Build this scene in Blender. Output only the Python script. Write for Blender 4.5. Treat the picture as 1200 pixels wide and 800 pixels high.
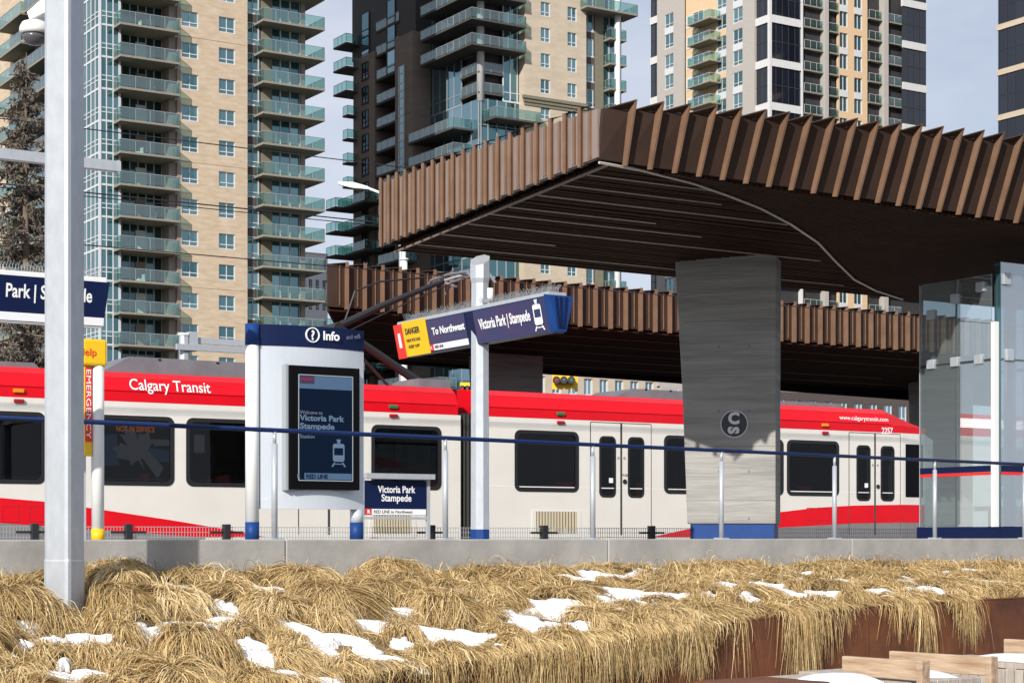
import bpy, math, random
import numpy as np
from mathutils import Vector, Matrix

random.seed(7); np.random.seed(7)
for _o in list(bpy.data.objects): bpy.data.objects.remove(_o)
SC = bpy.context.scene
COL = SC.collection

# ------------------------------------------------------------------ camera
FOC = 2150.0            # focal length in photo pixels (1200 wide)
HOR = 628.0             # horizon row in the photo
cam_d = bpy.data.cameras.new('camera')
cam_d.sensor_width = 36.0; cam_d.lens = FOC / 1200.0 * 36.0
cam_d.shift_y = (HOR - 400.0) / 1200.0
cam_d.clip_start = 0.1; cam_d.clip_end = 6000
cam = bpy.data.objects.new('camera', cam_d); COL.objects.link(cam)
cam.location = (0, 0, 0); cam.rotation_euler = (math.pi / 2, 0, 0)
SC.camera = cam

# ------------------------------------------------------------------ light
SUN_EL = math.radians(27.5)
SUN_AZ = math.radians(201.5)          # compass style: from +Y towards +X
sdir = Vector((math.sin(SUN_AZ) * math.cos(SUN_EL), math.cos(SUN_AZ) * math.cos(SUN_EL), math.sin(SUN_EL)))
sun_d = bpy.data.lights.new('sun', 'SUN'); sun_d.energy = 5.0; sun_d.angle = math.radians(0.5)
sun_d.color = (1.0, 0.95, 0.87)
sun = bpy.data.objects.new('sun', sun_d); COL.objects.link(sun)
sun.rotation_euler = sdir.to_track_quat('Z', 'Y').to_euler(); sun.location = (-30, -60, 60)

world = bpy.data.worlds.new('World'); SC.world = world; world.use_nodes = True
nt = world.node_tree; nt.nodes.clear()
out = nt.nodes.new('ShaderNodeOutputWorld'); bg = nt.nodes.new('ShaderNodeBackground')
sky = nt.nodes.new('ShaderNodeTexSky'); sky.sky_type = 'NISHITA'; sky.sun_disc = False
sky.sun_elevation = SUN_EL; sky.sun_rotation = SUN_AZ; sky.altitude = 1000; sky.air_density = 1.0; sky.dust_density = 1.0
tc = nt.nodes.new('ShaderNodeTexCoord'); mp = nt.nodes.new('ShaderNodeMapping'); mp.inputs['Scale'].default_value = (1.0, 1.0, 2.6)
nz = nt.nodes.new('ShaderNodeTexNoise'); nz.inputs['Scale'].default_value = 3.2; nz.inputs['Detail'].default_value = 7; nz.inputs['Roughness'].default_value = 0.55
rp = nt.nodes.new('ShaderNodeValToRGB'); rp.color_ramp.elements[0].position = 0.30; rp.color_ramp.elements[1].position = 0.62
rp.color_ramp.elements[0].color = (0.38, 0.38, 0.38, 1); rp.color_ramp.elements[1].color = (0.97, 0.97, 0.97, 1)
mx = nt.nodes.new('ShaderNodeMix'); mx.data_type = 'RGBA'
mx.inputs[7].default_value = (8.0, 8.55, 9.9, 1)        # thin bright cloud
L = nt.links.new
L(tc.outputs['Generated'], mp.inputs['Vector']); L(mp.outputs[0], nz.inputs['Vector']); L(nz.outputs['Fac'], rp.inputs['Fac'])
L(rp.outputs['Color'], mx.inputs[0]); L(sky.outputs[0], mx.inputs[6]); L(mx.outputs[2], bg.inputs['Color'])
bg.inputs['Strength'].default_value = 0.085; L(bg.outputs[0], out.inputs['Surface'])

SC.view_settings.view_transform = 'Standard'; SC.view_settings.look = 'None'
SC.view_settings.exposure = 0.06; SC.view_settings.gamma = 1.0; SC.view_settings.use_curve_mapping = False
SC.render.engine = 'CYCLES'
SC.cycles.use_denoising = True; SC.cycles.max_bounces = 8; SC.cycles.transparent_max_bounces = 16
SC.cycles.caustics_reflective = False; SC.cycles.caustics_refractive = False
SC.cycles.sample_clamp_indirect = 6.0

# ------------------------------------------------------------------ street grid: u = along the track, w = away across it
TH = math.atan2(3430.0, FOC)
U = Vector((math.sin(TH), math.cos(TH), 0)); W = Vector((-math.cos(TH), math.sin(TH), 0))
R0 = math.pi / 2 - TH
def at(px, Y, py=None):
    z = 0.0 if py is None else (HOR - py) * Y / FOC
    return Vector(((px - 600.0) / FOC * Y, Y, z))
class Frame:
    """grid-aligned frame at Q: local x runs along the track, local y away from it"""
    def __init__(self, Q): self.Q = Q
    def a(self, px, b=0.0):
        P = self.Q + W * b; r = (px - 600.0) / FOC
        return (r * P.y - P.x) / (U.x - r * U.y)
    def b(self, px, a=0.0):
        P = self.Q + U * a; r = (px - 600.0) / FOC
        return (r * P.y - P.x) / (W.x - r * W.y)
    def Y(self, a, b=0.0): return (self.Q + U * a + W * b).y
    def z(self, py, a, b=0.0): return (HOR - py) * self.Y(a, b) / FOC
    def loc(self, P):
        d = P - self.Q; return d.dot(U), d.dot(W)

# ------------------------------------------------------------------ materials
MATS = {}
def mat(name, col, rough=0.6, metal=0.0, var=0.0, scale=3.0, bump=0.0, bscale=None, spec=0.5, col2=None, detail=5, stretch=(1, 1, 1), coat=0.0):
    m = bpy.data.materials.new(name); m.use_nodes = True; MATS[name] = m
    t = m.node_tree; b = t.nodes['Principled BSDF']
    b.inputs['Base Color'].default_value = (*col, 1); b.inputs['Roughness'].default_value = rough
    b.inputs['Metallic'].default_value = metal; b.inputs['Specular IOR Level'].default_value = spec
    if coat: b.inputs['Coat Weight'].default_value = coat; b.inputs['Coat Roughness'].default_value = 0.05
    if var or bump or col2:
        c = t.nodes.new('ShaderNodeTexCoord'); mpn = t.nodes.new('ShaderNodeMapping'); mpn.inputs['Scale'].default_value = stretch
        n = t.nodes.new('ShaderNodeTexNoise'); n.inputs['Scale'].default_value = scale; n.inputs['Detail'].default_value = detail
        n.inputs['Roughness'].default_value = 0.6
        t.links.new(c.outputs['Object'], mpn.inputs['Vector']); t.links.new(mpn.outputs[0], n.inputs['Vector'])
        if var or col2:
            r = t.nodes.new('ShaderNodeValToRGB')
            c1 = tuple(max(0, x * (1 - var)) for x in col); c2 = col2 or tuple(min(1, x * (1 + var)) for x in col)
            r.color_ramp.elements[0].color = (*c1, 1); r.color_ramp.elements[1].color = (*c2, 1)
            r.color_ramp.elements[0].position = 0.32; r.color_ramp.elements[1].position = 0.68
            t.links.new(n.outputs['Fac'], r.inputs['Fac']); t.links.new(r.outputs['Color'], b.inputs['Base Color'])
        if bump:
            n2 = n
            if bscale:
                n2 = t.nodes.new('ShaderNodeTexNoise'); n2.inputs['Scale'].default_value = bscale; n2.inputs['Detail'].default_value = 4
                t.links.new(mpn.outputs[0], n2.inputs['Vector'])
            bp = t.nodes.new('ShaderNodeBump'); bp.inputs['Strength'].default_value = bump; bp.inputs['Distance'].default_value = 0.02
            t.links.new(n2.outputs['Fac'], bp.inputs['Height']); t.links.new(bp.outputs[0], b.inputs['Normal'])
    return m
def glass(name, tint, refl, rough=0.0, haze=0.0):
    m = bpy.data.materials.new(name); m.use_nodes = True; MATS[name] = m
    t = m.node_tree; t.nodes.clear(); o = t.nodes.new('ShaderNodeOutputMaterial')
    tr = t.nodes.new('ShaderNodeBsdfTransparent'); tr.inputs[0].default_value = (*tint, 1)
    gl = t.nodes.new('ShaderNodeBsdfGlossy'); gl.inputs['Roughness'].default_value = rough; gl.inputs[0].default_value = (0.95, 0.97, 1, 1)
    lw = t.nodes.new('ShaderNodeLayerWeight'); lw.inputs[0].default_value = 0.5        # 'Facing' has no inside/outside flip
    pw_ = t.nodes.new('ShaderNodeMath'); pw_.operation = 'POWER'; pw_.inputs[1].default_value = 5.0
    ad = t.nodes.new('ShaderNodeMath'); ad.operation = 'ADD'; ad.use_clamp = True; ad.inputs[1].default_value = refl + 0.04
    ms = t.nodes.new('ShaderNodeMixShader')
    t.links.new(lw.outputs['Facing'], pw_.inputs[0]); t.links.new(pw_.outputs[0], ad.inputs[0]); t.links.new(ad.outputs[0], ms.inputs[0])
    t.links.new(tr.outputs[0], ms.inputs[1]); t.links.new(gl.outputs[0], ms.inputs[2])
    if haze:  # pale diffuse haze mixed in, imitating the milky sky sheen on glass
        df = t.nodes.new('ShaderNodeBsdfDiffuse'); df.inputs[0].default_value = (0.62, 0.68, 0.70, 1); m2 = t.nodes.new('ShaderNodeMixShader'); m2.inputs[0].default_value = haze
        t.links.new(ms.outputs[0], m2.inputs[1]); t.links.new(df.outputs[0], m2.inputs[2]); ms = m2
    t.links.new(ms.outputs[0], o.inputs[0])
    return m
def emis(name, col, s):
    m = bpy.data.materials.new(name); m.use_nodes = True; b = m.node_tree.nodes['Principled BSDF']; MATS[name] = m
    b.inputs['Base Color'].default_value = (col[0] * .3, col[1] * .3, col[2] * .3, 1); b.inputs['Emission Color'].default_value = (*col, 1); b.inputs['Emission Strength'].default_value = s
    return m

mat('concrete', (0.36, 0.35, 0.33), 0.85, var=0.22, scale=1.4, bump=0.15, bscale=18)
mat('column_concrete', (0.31, 0.30, 0.285), 0.85, var=0.26, scale=1.0, bump=0.6, bscale=5, stretch=(0.5, 0.5, 7))
mat('paving', (0.30, 0.30, 0.29), 0.9, var=0.15, scale=2)
mat('asphalt', (0.06, 0.06, 0.06), 0.9, var=0.3, scale=2)
mat('ballast', (0.16, 0.15, 0.14), 0.95, var=0.4, scale=12, bump=0.6)
mat('galvanised', (0.46, 0.49, 0.53), 0.42, metal=0.3, var=0.07, scale=14, stretch=(1, 1, 0.5))
mat('white_paint', (0.78, 0.78, 0.77), 0.35, var=0.03, scale=4)
mat('train_white', (0.72, 0.69, 0.64), 0.28, var=0.035, scale=1.2, coat=0.3)
mat('train_red', (0.68, 0.003, 0.012), 0.32, var=0.07, scale=1.0, spec=0.3)
mat('train_grey', (0.21, 0.20, 0.20), 0.5, var=0.1, scale=3)
mat('roof_grey', (0.16, 0.17, 0.19), 0.6, var=0.12, scale=3)
mat('rubber', (0.012, 0.012, 0.013), 0.5)
mat('black_metal', (0.015, 0.015, 0.018), 0.45)
mat('seam', (0.05, 0.048, 0.045), 0.6)
mat('interior', (0.04, 0.045, 0.05), 0.8, spec=0.1)
mat('seat_red', (0.35, 0.02, 0.03), 0.7)
mat('vent_tan', (0.58, 0.50, 0.36), 0.6)
mat('amber', (0.8, 0.25, 0.01), 0.3)
mat('lamp_red', (0.45, 0.01, 0.02), 0.25)
mat('lamp_green', (0.03, 0.16, 0.06), 0.25)
mat('navy', (0.005, 0.012, 0.055), 0.4, var=0.08, scale=2, spec=0.2)
mat('rail_blue', (0.004, 0.018, 0.085), 0.4, spec=0.25)
mat('base_blue', (0.008, 0.045, 0.19), 0.5, var=0.1, scale=5, spec=0.25)
mat('sign_blue', (0.022, 0.040, 0.12), 0.3, col2=(0.055, 0.036, 0.11), scale=1.5, stretch=(1, 1, 3))
mat('white_print', (0.85, 0.86, 0.88), 0.4)
mat('ghost_print', (0.14, 0.17, 0.25), 0.4)
mat('dark_print', (0.02, 0.02, 0.03), 0.4)
mat('sign_red', (0.72, 0.025, 0.02), 0.35)
mat('sign_yellow', (0.83, 0.50, 0.005), 0.35, var=0.03, scale=3)
mat('kiosk_white', (0.56, 0.60, 0.65), 0.30, metal=0.15, var=0.03, scale=2)
mat('screen_black', (0.004, 0.004, 0.005), 0.35, spec=0.08)
mat('screen_blue', (0.003, 0.009, 0.024), 0.3, spec=0.06)
mat('screen_pale', (0.07, 0.125, 0.21), 0.3, spec=0.06)
mat('screen_mid', (0.11, 0.165, 0.25), 0.3, spec=0.06)
mat('screen_logo', (0.035, 0.020, 0.06), 0.2)
mat('bronze_panel', (0.052, 0.031, 0.023), 0.7, spec=0.2, var=0.14, scale=1.6)  # fascia bronze, darkened in its colour to deepen the shade
mat('bronze_lit', (0.255, 0.20, 0.18), 0.6, spec=0.3, var=0.12, scale=1.4)  # paler copy of the bronze for the sunny left end, sunlight put into the colour
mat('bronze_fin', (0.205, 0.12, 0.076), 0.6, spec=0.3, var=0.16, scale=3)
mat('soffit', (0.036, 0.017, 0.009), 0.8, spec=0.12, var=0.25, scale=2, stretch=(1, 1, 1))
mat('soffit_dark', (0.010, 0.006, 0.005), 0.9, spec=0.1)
mat('trim_metal', (0.62, 0.56, 0.50), 0.35, metal=0.3)
mat('corten', (0.17, 0.055, 0.020), 0.85, col2=(0.045, 0.018, 0.012), scale=1.6, bump=0.15, bscale=40)
mat('corten_b', (0.20, 0.066, 0.022), 0.85, col2=(0.085, 0.030, 0.014), scale=2.8, bump=0.15, bscale=40)
mat('timber', (0.30, 0.185, 0.105), 0.85, col2=(0.55, 0.42, 0.30), scale=6, bump=0.2, bscale=30, stretch=(0.5, 5, 5))
mat('timber_grey', (0.33, 0.28, 0.24), 0.85, col2=(0.50, 0.45, 0.39), scale=6, bump=0.25, bscale=30, stretch=(4, 4, .6))
mat('soil', (0.12, 0.078, 0.036), 0.95, col2=(0.30, 0.205, 0.09), scale=14, bump=0.4)
mat('snow', (0.84, 0.86, 0.90), 0.6, var=0.02, scale=5, bump=0.35, bscale=25)
mat('brick_tan', (0.47, 0.36, 0.25), 0.9, col2=(0.60, 0.49, 0.365), scale=1.3, bump=0.2, stretch=(0.6, 0.6, 2.4))
mat('brick_cream', (0.47, 0.39, 0.295), 0.9, col2=(0.56, 0.475, 0.37), scale=1.0, stretch=(0.6, 0.6, 2))
mat('brick_brown', (0.205, 0.165, 0.14), 0.9, col2=(0.255, 0.21, 0.18), scale=1.0, stretch=(0.6, 0.6, 2))
mat('cladding_dark', (0.035, 0.032, 0.034), 0.7, var=0.1)
mat('cladding_brown', (0.085, 0.065, 0.058), 0.7, var=0.1)
mat('wall_olive', (0.19, 0.175, 0.125), 0.85, var=0.08)
mat('wall_taupe', (0.29, 0.245, 0.21), 0.85, var=0.06)
mat('stucco_grey', (0.42, 0.39, 0.36), 0.85, var=0.05)
mat('stucco_yellow', (0.66, 0.48, 0.30), 0.85, var=0.05)
mat('stucco_white', (0.62, 0.62, 0.62), 0.85, var=0.05)
mat('frame_white', (0.60, 0.62, 0.64), 0.5)
mat('frame_grey', (0.30, 0.34, 0.37), 0.5)
mat('slab', (0.25, 0.235, 0.195), 0.9, var=0.1)
mat('slab_dark', (0.075, 0.072, 0.07), 0.9, var=0.1)
mat('rail_metal', (0.32, 0.35, 0.37), 0.5)
mat('bark', (0.16, 0.12, 0.09), 0.95, var=0.3, scale=6)
mat('needles', (0.105, 0.090, 0.072), 0.95, col2=(0.20, 0.172, 0.14), scale=3)
mat('street_green', (0.0, 0.16, 0.11), 0.4)
mat('lamp_lens', (0.10, 0.10, 0.11), 0.2)
def tower_glass(name, dark, light, rough=0.06, metal=0.0):
    """reflective curtain glass, tone changing from pane to pane by object"""
    m = mat(name, dark, rough, spec=0.9, metal=metal); t = m.node_tree; b = t.nodes['Principled BSDF']
    oi = t.nodes.new('ShaderNodeObjectInfo'); r = t.nodes.new('ShaderNodeValToRGB')
    r.color_ramp.elements[0].color = (*dark, 1); r.color_ramp.elements[1].color = (*light, 1)
    t.links.new(oi.outputs['Random'], r.inputs['Fac']); t.links.new(r.outputs['Color'], b.inputs['Base Color'])
    return m
tower_glass('pane_teal', (0.07, 0.17, 0.19), (0.20, 0.34, 0.36), metal=0.75)
tower_glass('pane_dark', (0.03, 0.07, 0.08), (0.08, 0.15, 0.16), metal=0.6)
tower_glass('pane_navy', (0.006, 0.008, 0.014), (0.012, 0.016, 0.028), 0.08)
tower_glass('pane_blue', (0.09, 0.20, 0.25), (0.24, 0.38, 0.46), metal=0.75)
glass('balcony_glass', (0.58, 0.78, 0.74), 0.06, haze=0.035)
glass('shelter_glass', (0.74, 0.84, 0.86), 0.30, haze=0.10)
glass('train_glass', (0.42, 0.44, 0.46), -0.02)
emis('led_amber', (1.0, 0.22, 0.0), 1.1)
# ------------------------------------------------------------------ mesh helpers
class MB:
    def __init__(self): self.v = []; self.f = []
    def poly(self, pts):
        n = len(self.v); self.v += [tuple(p) for p in pts]; self.f.append(tuple(range(n, n + len(pts)))); return self
    def box(self, x0, x1, y0, y1, z0, z1):
        if x1 < x0: x0, x1 = x1, x0
        if y1 < y0: y0, y1 = y1, y0
        if z1 < z0: z0, z1 = z1, z0
        n = len(self.v)
        self.v += [(x0, y0, z0), (x1, y0, z0), (x1, y1, z0), (x0, y1, z0), (x0, y0, z1), (x1, y0, z1), (x1, y1, z1), (x0, y1, z1)]
        self.f += [(n, n+3, n+2, n+1), (n+4, n+5, n+6, n+7), (n, n+1, n+5, n+4), (n+1, n+2, n+6, n+5), (n+2, n+3, n+7, n+6), (n+3, n, n+4, n+7)]
        return self
    def prism(self, pts, axis, c0, c1):
        """closed 2-D outline swept along an axis: 'z' takes (x,y), 'y' takes (x,z), 'x' takes (y,z)"""
        def P(p, c): return {'z': (p[0], p[1], c), 'y': (p[0], c, p[1]), 'x': (c, p[0], p[1])}[axis]
        k = len(pts); n = len(self.v)
        self.v += [P(p, c0) for p in pts] + [P(p, c1) for p in pts]
        self.f += [tuple(range(n + k - 1, n - 1, -1)), tuple(range(n + k, n + 2 * k))]
        for i in range(k):
            j = (i + 1) % k; self.f.append((n + i, n + j, n + k + j, n + k + i))
        return self
    def loft(self, rings, cap=True, close=True):
        k = len(rings[0]); n = len(self.v)
        for r in rings: self.v += [tuple(p) for p in r]
        for s in range(len(rings) - 1):
            for i in range(k if close else k - 1):
                j = (i + 1) % k
                self.f.append((n + s*k + i, n + s*k + j, n + (s+1)*k + j, n + (s+1)*k + i))
        if cap:
            self.f.append(tuple(range(n + k - 1, n - 1, -1))); self.f.append(tuple(range(n + (len(rings)-1)*k, n + len(rings)*k)))
        return self
    def tube(self, pts, r, n=8, r1=None):
        pts = [Vector(p) for p in pts]; rings = []
        for i, p in enumerate(pts):
            d = (pts[min(i+1, len(pts)-1)] - pts[max(i-1, 0)]).normalized()
            up = Vector((0, 0, 1)) if abs(d.z) < 0.95 else Vector((1, 0, 0))
            x = d.cross(up).normalized(); y = x.cross(d)
            rr = r if r1 is None else r + (r1 - r) * i / (len(pts) - 1)
            rings.append([p + (x * math.cos(2*math.pi*k/n) + y * math.sin(2*math.pi*k/n)) * rr for k in range(n)])
        return self.loft(rings)
    def cyl(self, x, y, z0, z1, r, n=12, r1=None, rot=0.0):
        r1 = r if r1 is None else r1
        return self.loft([[(x + q * math.cos(2*math.pi*(k+.5)/n + rot), y + q * math.sin(2*math.pi*(k+.5)/n + rot), z) for k in range(n)] for z, q in ((z0, r), (z1, r1))])
    def mesh(self, name, m, smooth=False):
        me = bpy.data.meshes.new(name); me.from_pydata(self.v, [], self.f); me.update()
        if m: me.materials.append(MATS[m])
        if smooth:
            me.polygons.foreach_set('use_smooth', [True] * len(me.polygons))
        return me
    def build(self, name, m, parent=None, smooth=False, bevel=0.0):
        o = inst(name, self.mesh(name, m, smooth), parent)
        if bevel:
            md = o.modifiers.new('bevel', 'BEVEL'); md.width = bevel; md.segments = 2; md.limit_method = 'ANGLE'
        return o
def inst(name, me, parent=None, loc=None, rot=None):
    o = bpy.data.objects.new(name, me); COL.objects.link(o)
    if parent: o.parent = parent
    if loc is not None: o.location = loc
    if rot is not None: o.rotation_euler = rot
    return o
def tag(o, label, cat=None, group=None, kind=None):
    o['label'] = label
    if cat: o['category'] = cat
    if group: o['group'] = group
    if kind: o['kind'] = kind
    return o
def thing(name, label, cat, loc, rz=R0, group=None):
    o = bpy.data.objects.new(name, None); COL.objects.link(o); o.empty_display_size = 0.3
    o.location = loc; o.rotation_euler = (0, 0, rz)
    return tag(o, label, cat, group)
def rrect(x0, x1, z0, z1, r, n=5):
    p = []
    for cx, cz, a0 in ((x1-r, z1-r, 0), (x0+r, z1-r, 90), (x0+r, z0+r, 180), (x1-r, z0+r, 270)):
        for i in range(n + 1):
            a = math.radians(a0 + 90 * i / n); p.append((cx + r * math.cos(a), cz + r * math.sin(a)))
    return p
def ring_prism(mb, outer, inner, c0, c1):
    """frame between two outlines of equal length in (x,z), swept along y"""
    k = len(outer); n = len(mb.v)
    for pts, c in ((outer, c0), (inner, c0), (outer, c1), (inner, c1)): mb.v += [(p[0], c, p[1]) for p in pts]
    for i in range(k):
        j = (i + 1) % k
        mb.f += [(n+i, n+j, n+k+j, n+k+i), (n+2*k+j, n+2*k+i, n+3*k+i, n+3*k+j), (n+j, n+i, n+2*k+i, n+2*k+j), (n+k+i, n+k+j, n+3*k+j, n+3*k+i)]
    return mb
def text(name, s, size, m, parent, loc, rot=(math.pi/2, 0, 0), align='LEFT', sx=1.0, ext=0.003, bold=0.0, width=None):
    cu = bpy.data.curves.new(name, 'FONT'); cu.body = s; cu.size = size; cu.align_x = align; cu.extrude = ext / 2; cu.offset = bold
    cu.resolution_u = 3
    o = bpy.data.objects.new(name, cu); COL.objects.link(o)
    bpy.context.view_layer.update()
    me = bpy.data.meshes.new_from_object(o.evaluated_get(bpy.context.evaluated_depsgraph_get()))
    bpy.data.objects.remove(o); bpy.data.curves.remove(cu)
    if width:
        xs = [v.co.x for v in me.vertices]; sx = width / (max(xs) - min(xs))
    for v in me.vertices: v.co.x *= sx
    me.name = name; me.materials.clear(); me.materials.append(MATS[m])
    return inst(name, me, parent, loc, rot)
def openings_wall(mb, x0, x1, z0, z1, y0, y1, cols):
    """wall of boxes with real openings; cols = [(xa, xb, [(za, zb), ...]), ...]"""
    cur = x0
    for xa, xb, zs in sorted(cols):
        if xa > cur: mb.box(cur, xa, y0, y1, z0, z1)
        zc = z0
        for za, zb in sorted(zs):
            if za > zc: mb.box(xa, xb, y0, y1, zc, za)
            zc = zb
        if z1 > zc: mb.box(xa, xb, y0, y1, zc, z1)
        cur = xb
    if x1 > cur: mb.box(cur, x1, y0, y1, z0, z1)
    return mb
FRONT = (0, 0, 0); LEFT = (0, 0, -math.pi / 2)      # facade facing the platform / facing left along the track

# ------------------------------------------------------------------ ground
GZ = -1.55
tag(MB().poly([(-3000, -500, GZ), (3000, -500, GZ), (3000, 5000, GZ), (-3000, 5000, GZ)]).build('ground', 'asphalt'), 'dark street and city ground around the station', None, kind='structure')

# wall line of the platform edge
FK = 0.888                              # foreground: rail about 0.95 m high
WP = Vector((-2.28, 18.4, 0)) * FK; WTH = math.atan2(2450.0, FOC)
WD = Vector((math.sin(WTH), math.cos(WTH), 0)); WN = Vector((-math.cos(WTH), math.sin(WTH), 0)); RW = math.pi / 2 - WTH
T0 = at(548, 36.0); TF = Frame(T0)
# platform slab between wall and near track
def wpt(s, d=0.0): return WP + WD * s + WN * d
e0, e1 = T0 + U * -26 + W * -4.0, T0 + U * 34 + W * -4.0
p0, p1 = wpt(-14, .32), wpt(34, .32)
tag(MB().prism([(p0.x, p0.y), (p1.x, p1.y), (e1.x, e1.y), (e0.x, e0.y)], 'z', GZ + .004, -0.075).build('platform', 'paving'), 'paved light rail platform', None, kind='structure')
tb = thing('track_bed', 'gravel bed', None, T0); tb['kind'] = 'structure'
MB().box(-40, 60, -3.9, 3.4, GZ + .003, -1.15).build('gravel_bed', 'ballast', tb)
for b in (-2.9, -1.45, .6, 2.05):
    MB().box(-40, 60, b - .035, b + .035, -1.15, -1.0).build('steel_rail', 'train_grey', tb)

# concrete kerb wall along the platform, in cast lengths
cw = thing('platform_wall', 'long grey cast concrete retaining wall along the edge of the platform', 'wall', WP, RW)
s = -12.0
while s < 30:
    MB().box(s + .004, s + 3.996, -.02, .30, -1.5, -0.028).build('wall_panel', 'concrete', cw, bevel=.012); s += 4.0
MB().box(-12, 30, .02, .28, -1.48, -0.05).build('wall_core', 'concrete', cw)

# blue hand rail on posts
hr = thing('handrail', 'blue tubular handrail on slim white posts above the concrete wall', 'railing', WP + WN * .16, RW)
for i in range(-3, 9):
    s = 2.225 * FK * i
    p = MB().cyl(s, 0, -.03, .83, .027, 14).build('post', 'galvanised', hr, True)
    MB().cyl(s, 0, .83, .935, .017, 12).build('post_neck', 'galvanised', p, True)
    MB().box(s - .06, s + .06, -.06, .06, -.028, -.016).build('base_plate', 'galvanised', p)
MB().tube([(-8, 0, .95), (20, 0, .95)], .0205, 12).build('rail', 'rail_blue', hr, True)

# ------------------------------------------------------------------ low wire fence between platform and track
FQ = T0 + W * -3.98
fe = thing('wire_fence', 'low grey wire mesh fence with black clamps in front of the train', 'fence', FQ)
fm = MB()
a0, a1 = -13.0, 13.0
n = int((a1 - a0) / .05)
for i in range(n):
    a = a0 + .05 * i; fm.box(a, a + .007, 0, .007, -.075, .155)
for z in (-.02, .06, .14): fm.box(a0, a1, -.008, -.001, z, z + .008)
w_ = fm.build('wire_mesh', 'rail_metal', fe)
for px in (265, 505, 637, 763, 40, 150):
    a = TF.a(px, -3.98)
    c = MB().box(a - .055, a + .055, -.07, .05, -.075, .19).build('clamp', 'black_metal', fe, bevel=.01)
    MB().box(a - .28, a + .28, -.03, -.012, .045, .08).build('clamp_arm', 'black_metal', c)
# ------------------------------------------------------------------ light rail train
tr = thing('light_rail_train', 'red and white articulated light rail train standing behind the platform', 'train', T0)
ta = TF.a
def tz(px, py): return TF.z(py, ta(px))
Z_RED, Z_SEAM, Z_TOP, Z_BOT = 2.365, 2.55, 2.90, -0.78
wins = [(-30, 53), (107, 204), (218, 316), (435, 517), (603, 678), (778, 858), (868, 918), (922, 983)]
win_a = [(ta(p), ta(q)) for p, q in wins]
win_a[0] = (ta(53) - 1.95, ta(53))
WZ0, WZ1 = 0.895, 2.125
doors = [(692, 763), (350, 420), (995, 1055)]
door_a = [(ta(p), ta(q)) for p, q in doors]
DZ0, DZ1 = 0.03, 2.33
gl_a = []
for x0, x1 in door_a:
    w2 = (x1 - x0) / 2
    gl_a += [(x0 + w2 * .28, x0 + w2 * .82), (x0 + w2 * 1.22, x0 + w2 * 1.76)]
GZ0, GZ1 = 0.80, 2.06
END = ta(1058)                       # where the flat side ends and the cab nose begins
for k, (s0, s1) in enumerate(((-12.4, -.16), (.30, END))):
    cols = [(x0 + .04, x1 - .04, [(WZ0 + .04, WZ1 - .04)]) for x0, x1 in win_a if s0 < x0 < s1] + [(x0 + .03, x1 - .03, [(GZ0 + .03, GZ1 - .03)]) for x0, x1 in gl_a if s0 < x0 < s1]
    openings_wall(MB(), s0, s1, Z_BOT, Z_RED, 0, .07, cols).build('side_wall', 'train_white', tr)
    MB().box(s0, s1, 2.58, 2.65, Z_BOT, Z_RED).build('far_wall', 'interior', tr)
    MB().box(s0, s1, .07, 2.58, -.25, -.02).build('floor', 'interior', tr)
    MB().box(s0, s0 + .05, .07, 2.58, -.02, Z_RED).build('end_wall', 'train_grey', tr)
    MB().box(s1 - .05, s1, .07, 2.58, -.02, Z_RED).build('end_wall', 'train_grey', tr)
    def prof(z_off=0): return [(0.0, Z_RED), (0.0, Z_SEAM - .012), (.05, Z_SEAM - .012), (.05, Z_SEAM + .012), (.02, Z_SEAM + .012), (.10, 2.79), (.26, Z_TOP), (.32, Z_TOP + .012), (1.3, 2.96), (2.33, Z_TOP + .01), (2.55, 2.79), (2.65, Z_SEAM), (2.65, Z_RED), (2.55, Z_RED - .03), (.09, Z_RED - .03)]
    s1r = s1 if k == 0 else ta(1043)
    inset = .06 if k == 0 else 0
    rf = MB().prism(prof(), 'x', s0, s1r - inset).build('roof', 'train_red', tr)
# windows
for i, (x0, x1) in enumerate(win_a):
    f = MB(); ring_prism(f, rrect(x0, x1, WZ0, WZ1, .13), rrect(x0 + .07, x1 - .07, WZ0 + .07, WZ1 - .07, .10), -.012, .03)
    fo = f.build('window', 'rubber', tr)
    MB().prism(rrect(x0 + .06, x1 - .06, WZ0 + .06, WZ1 - .06, .10), 'y', .012, .022).build('pane', 'train_glass', fo)
    MB().box(x0 + .07, x1 - .07, .024, .034, WZ0 + .105, WZ0 + .118).build('inner_rail', 'train_grey', fo)
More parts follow.
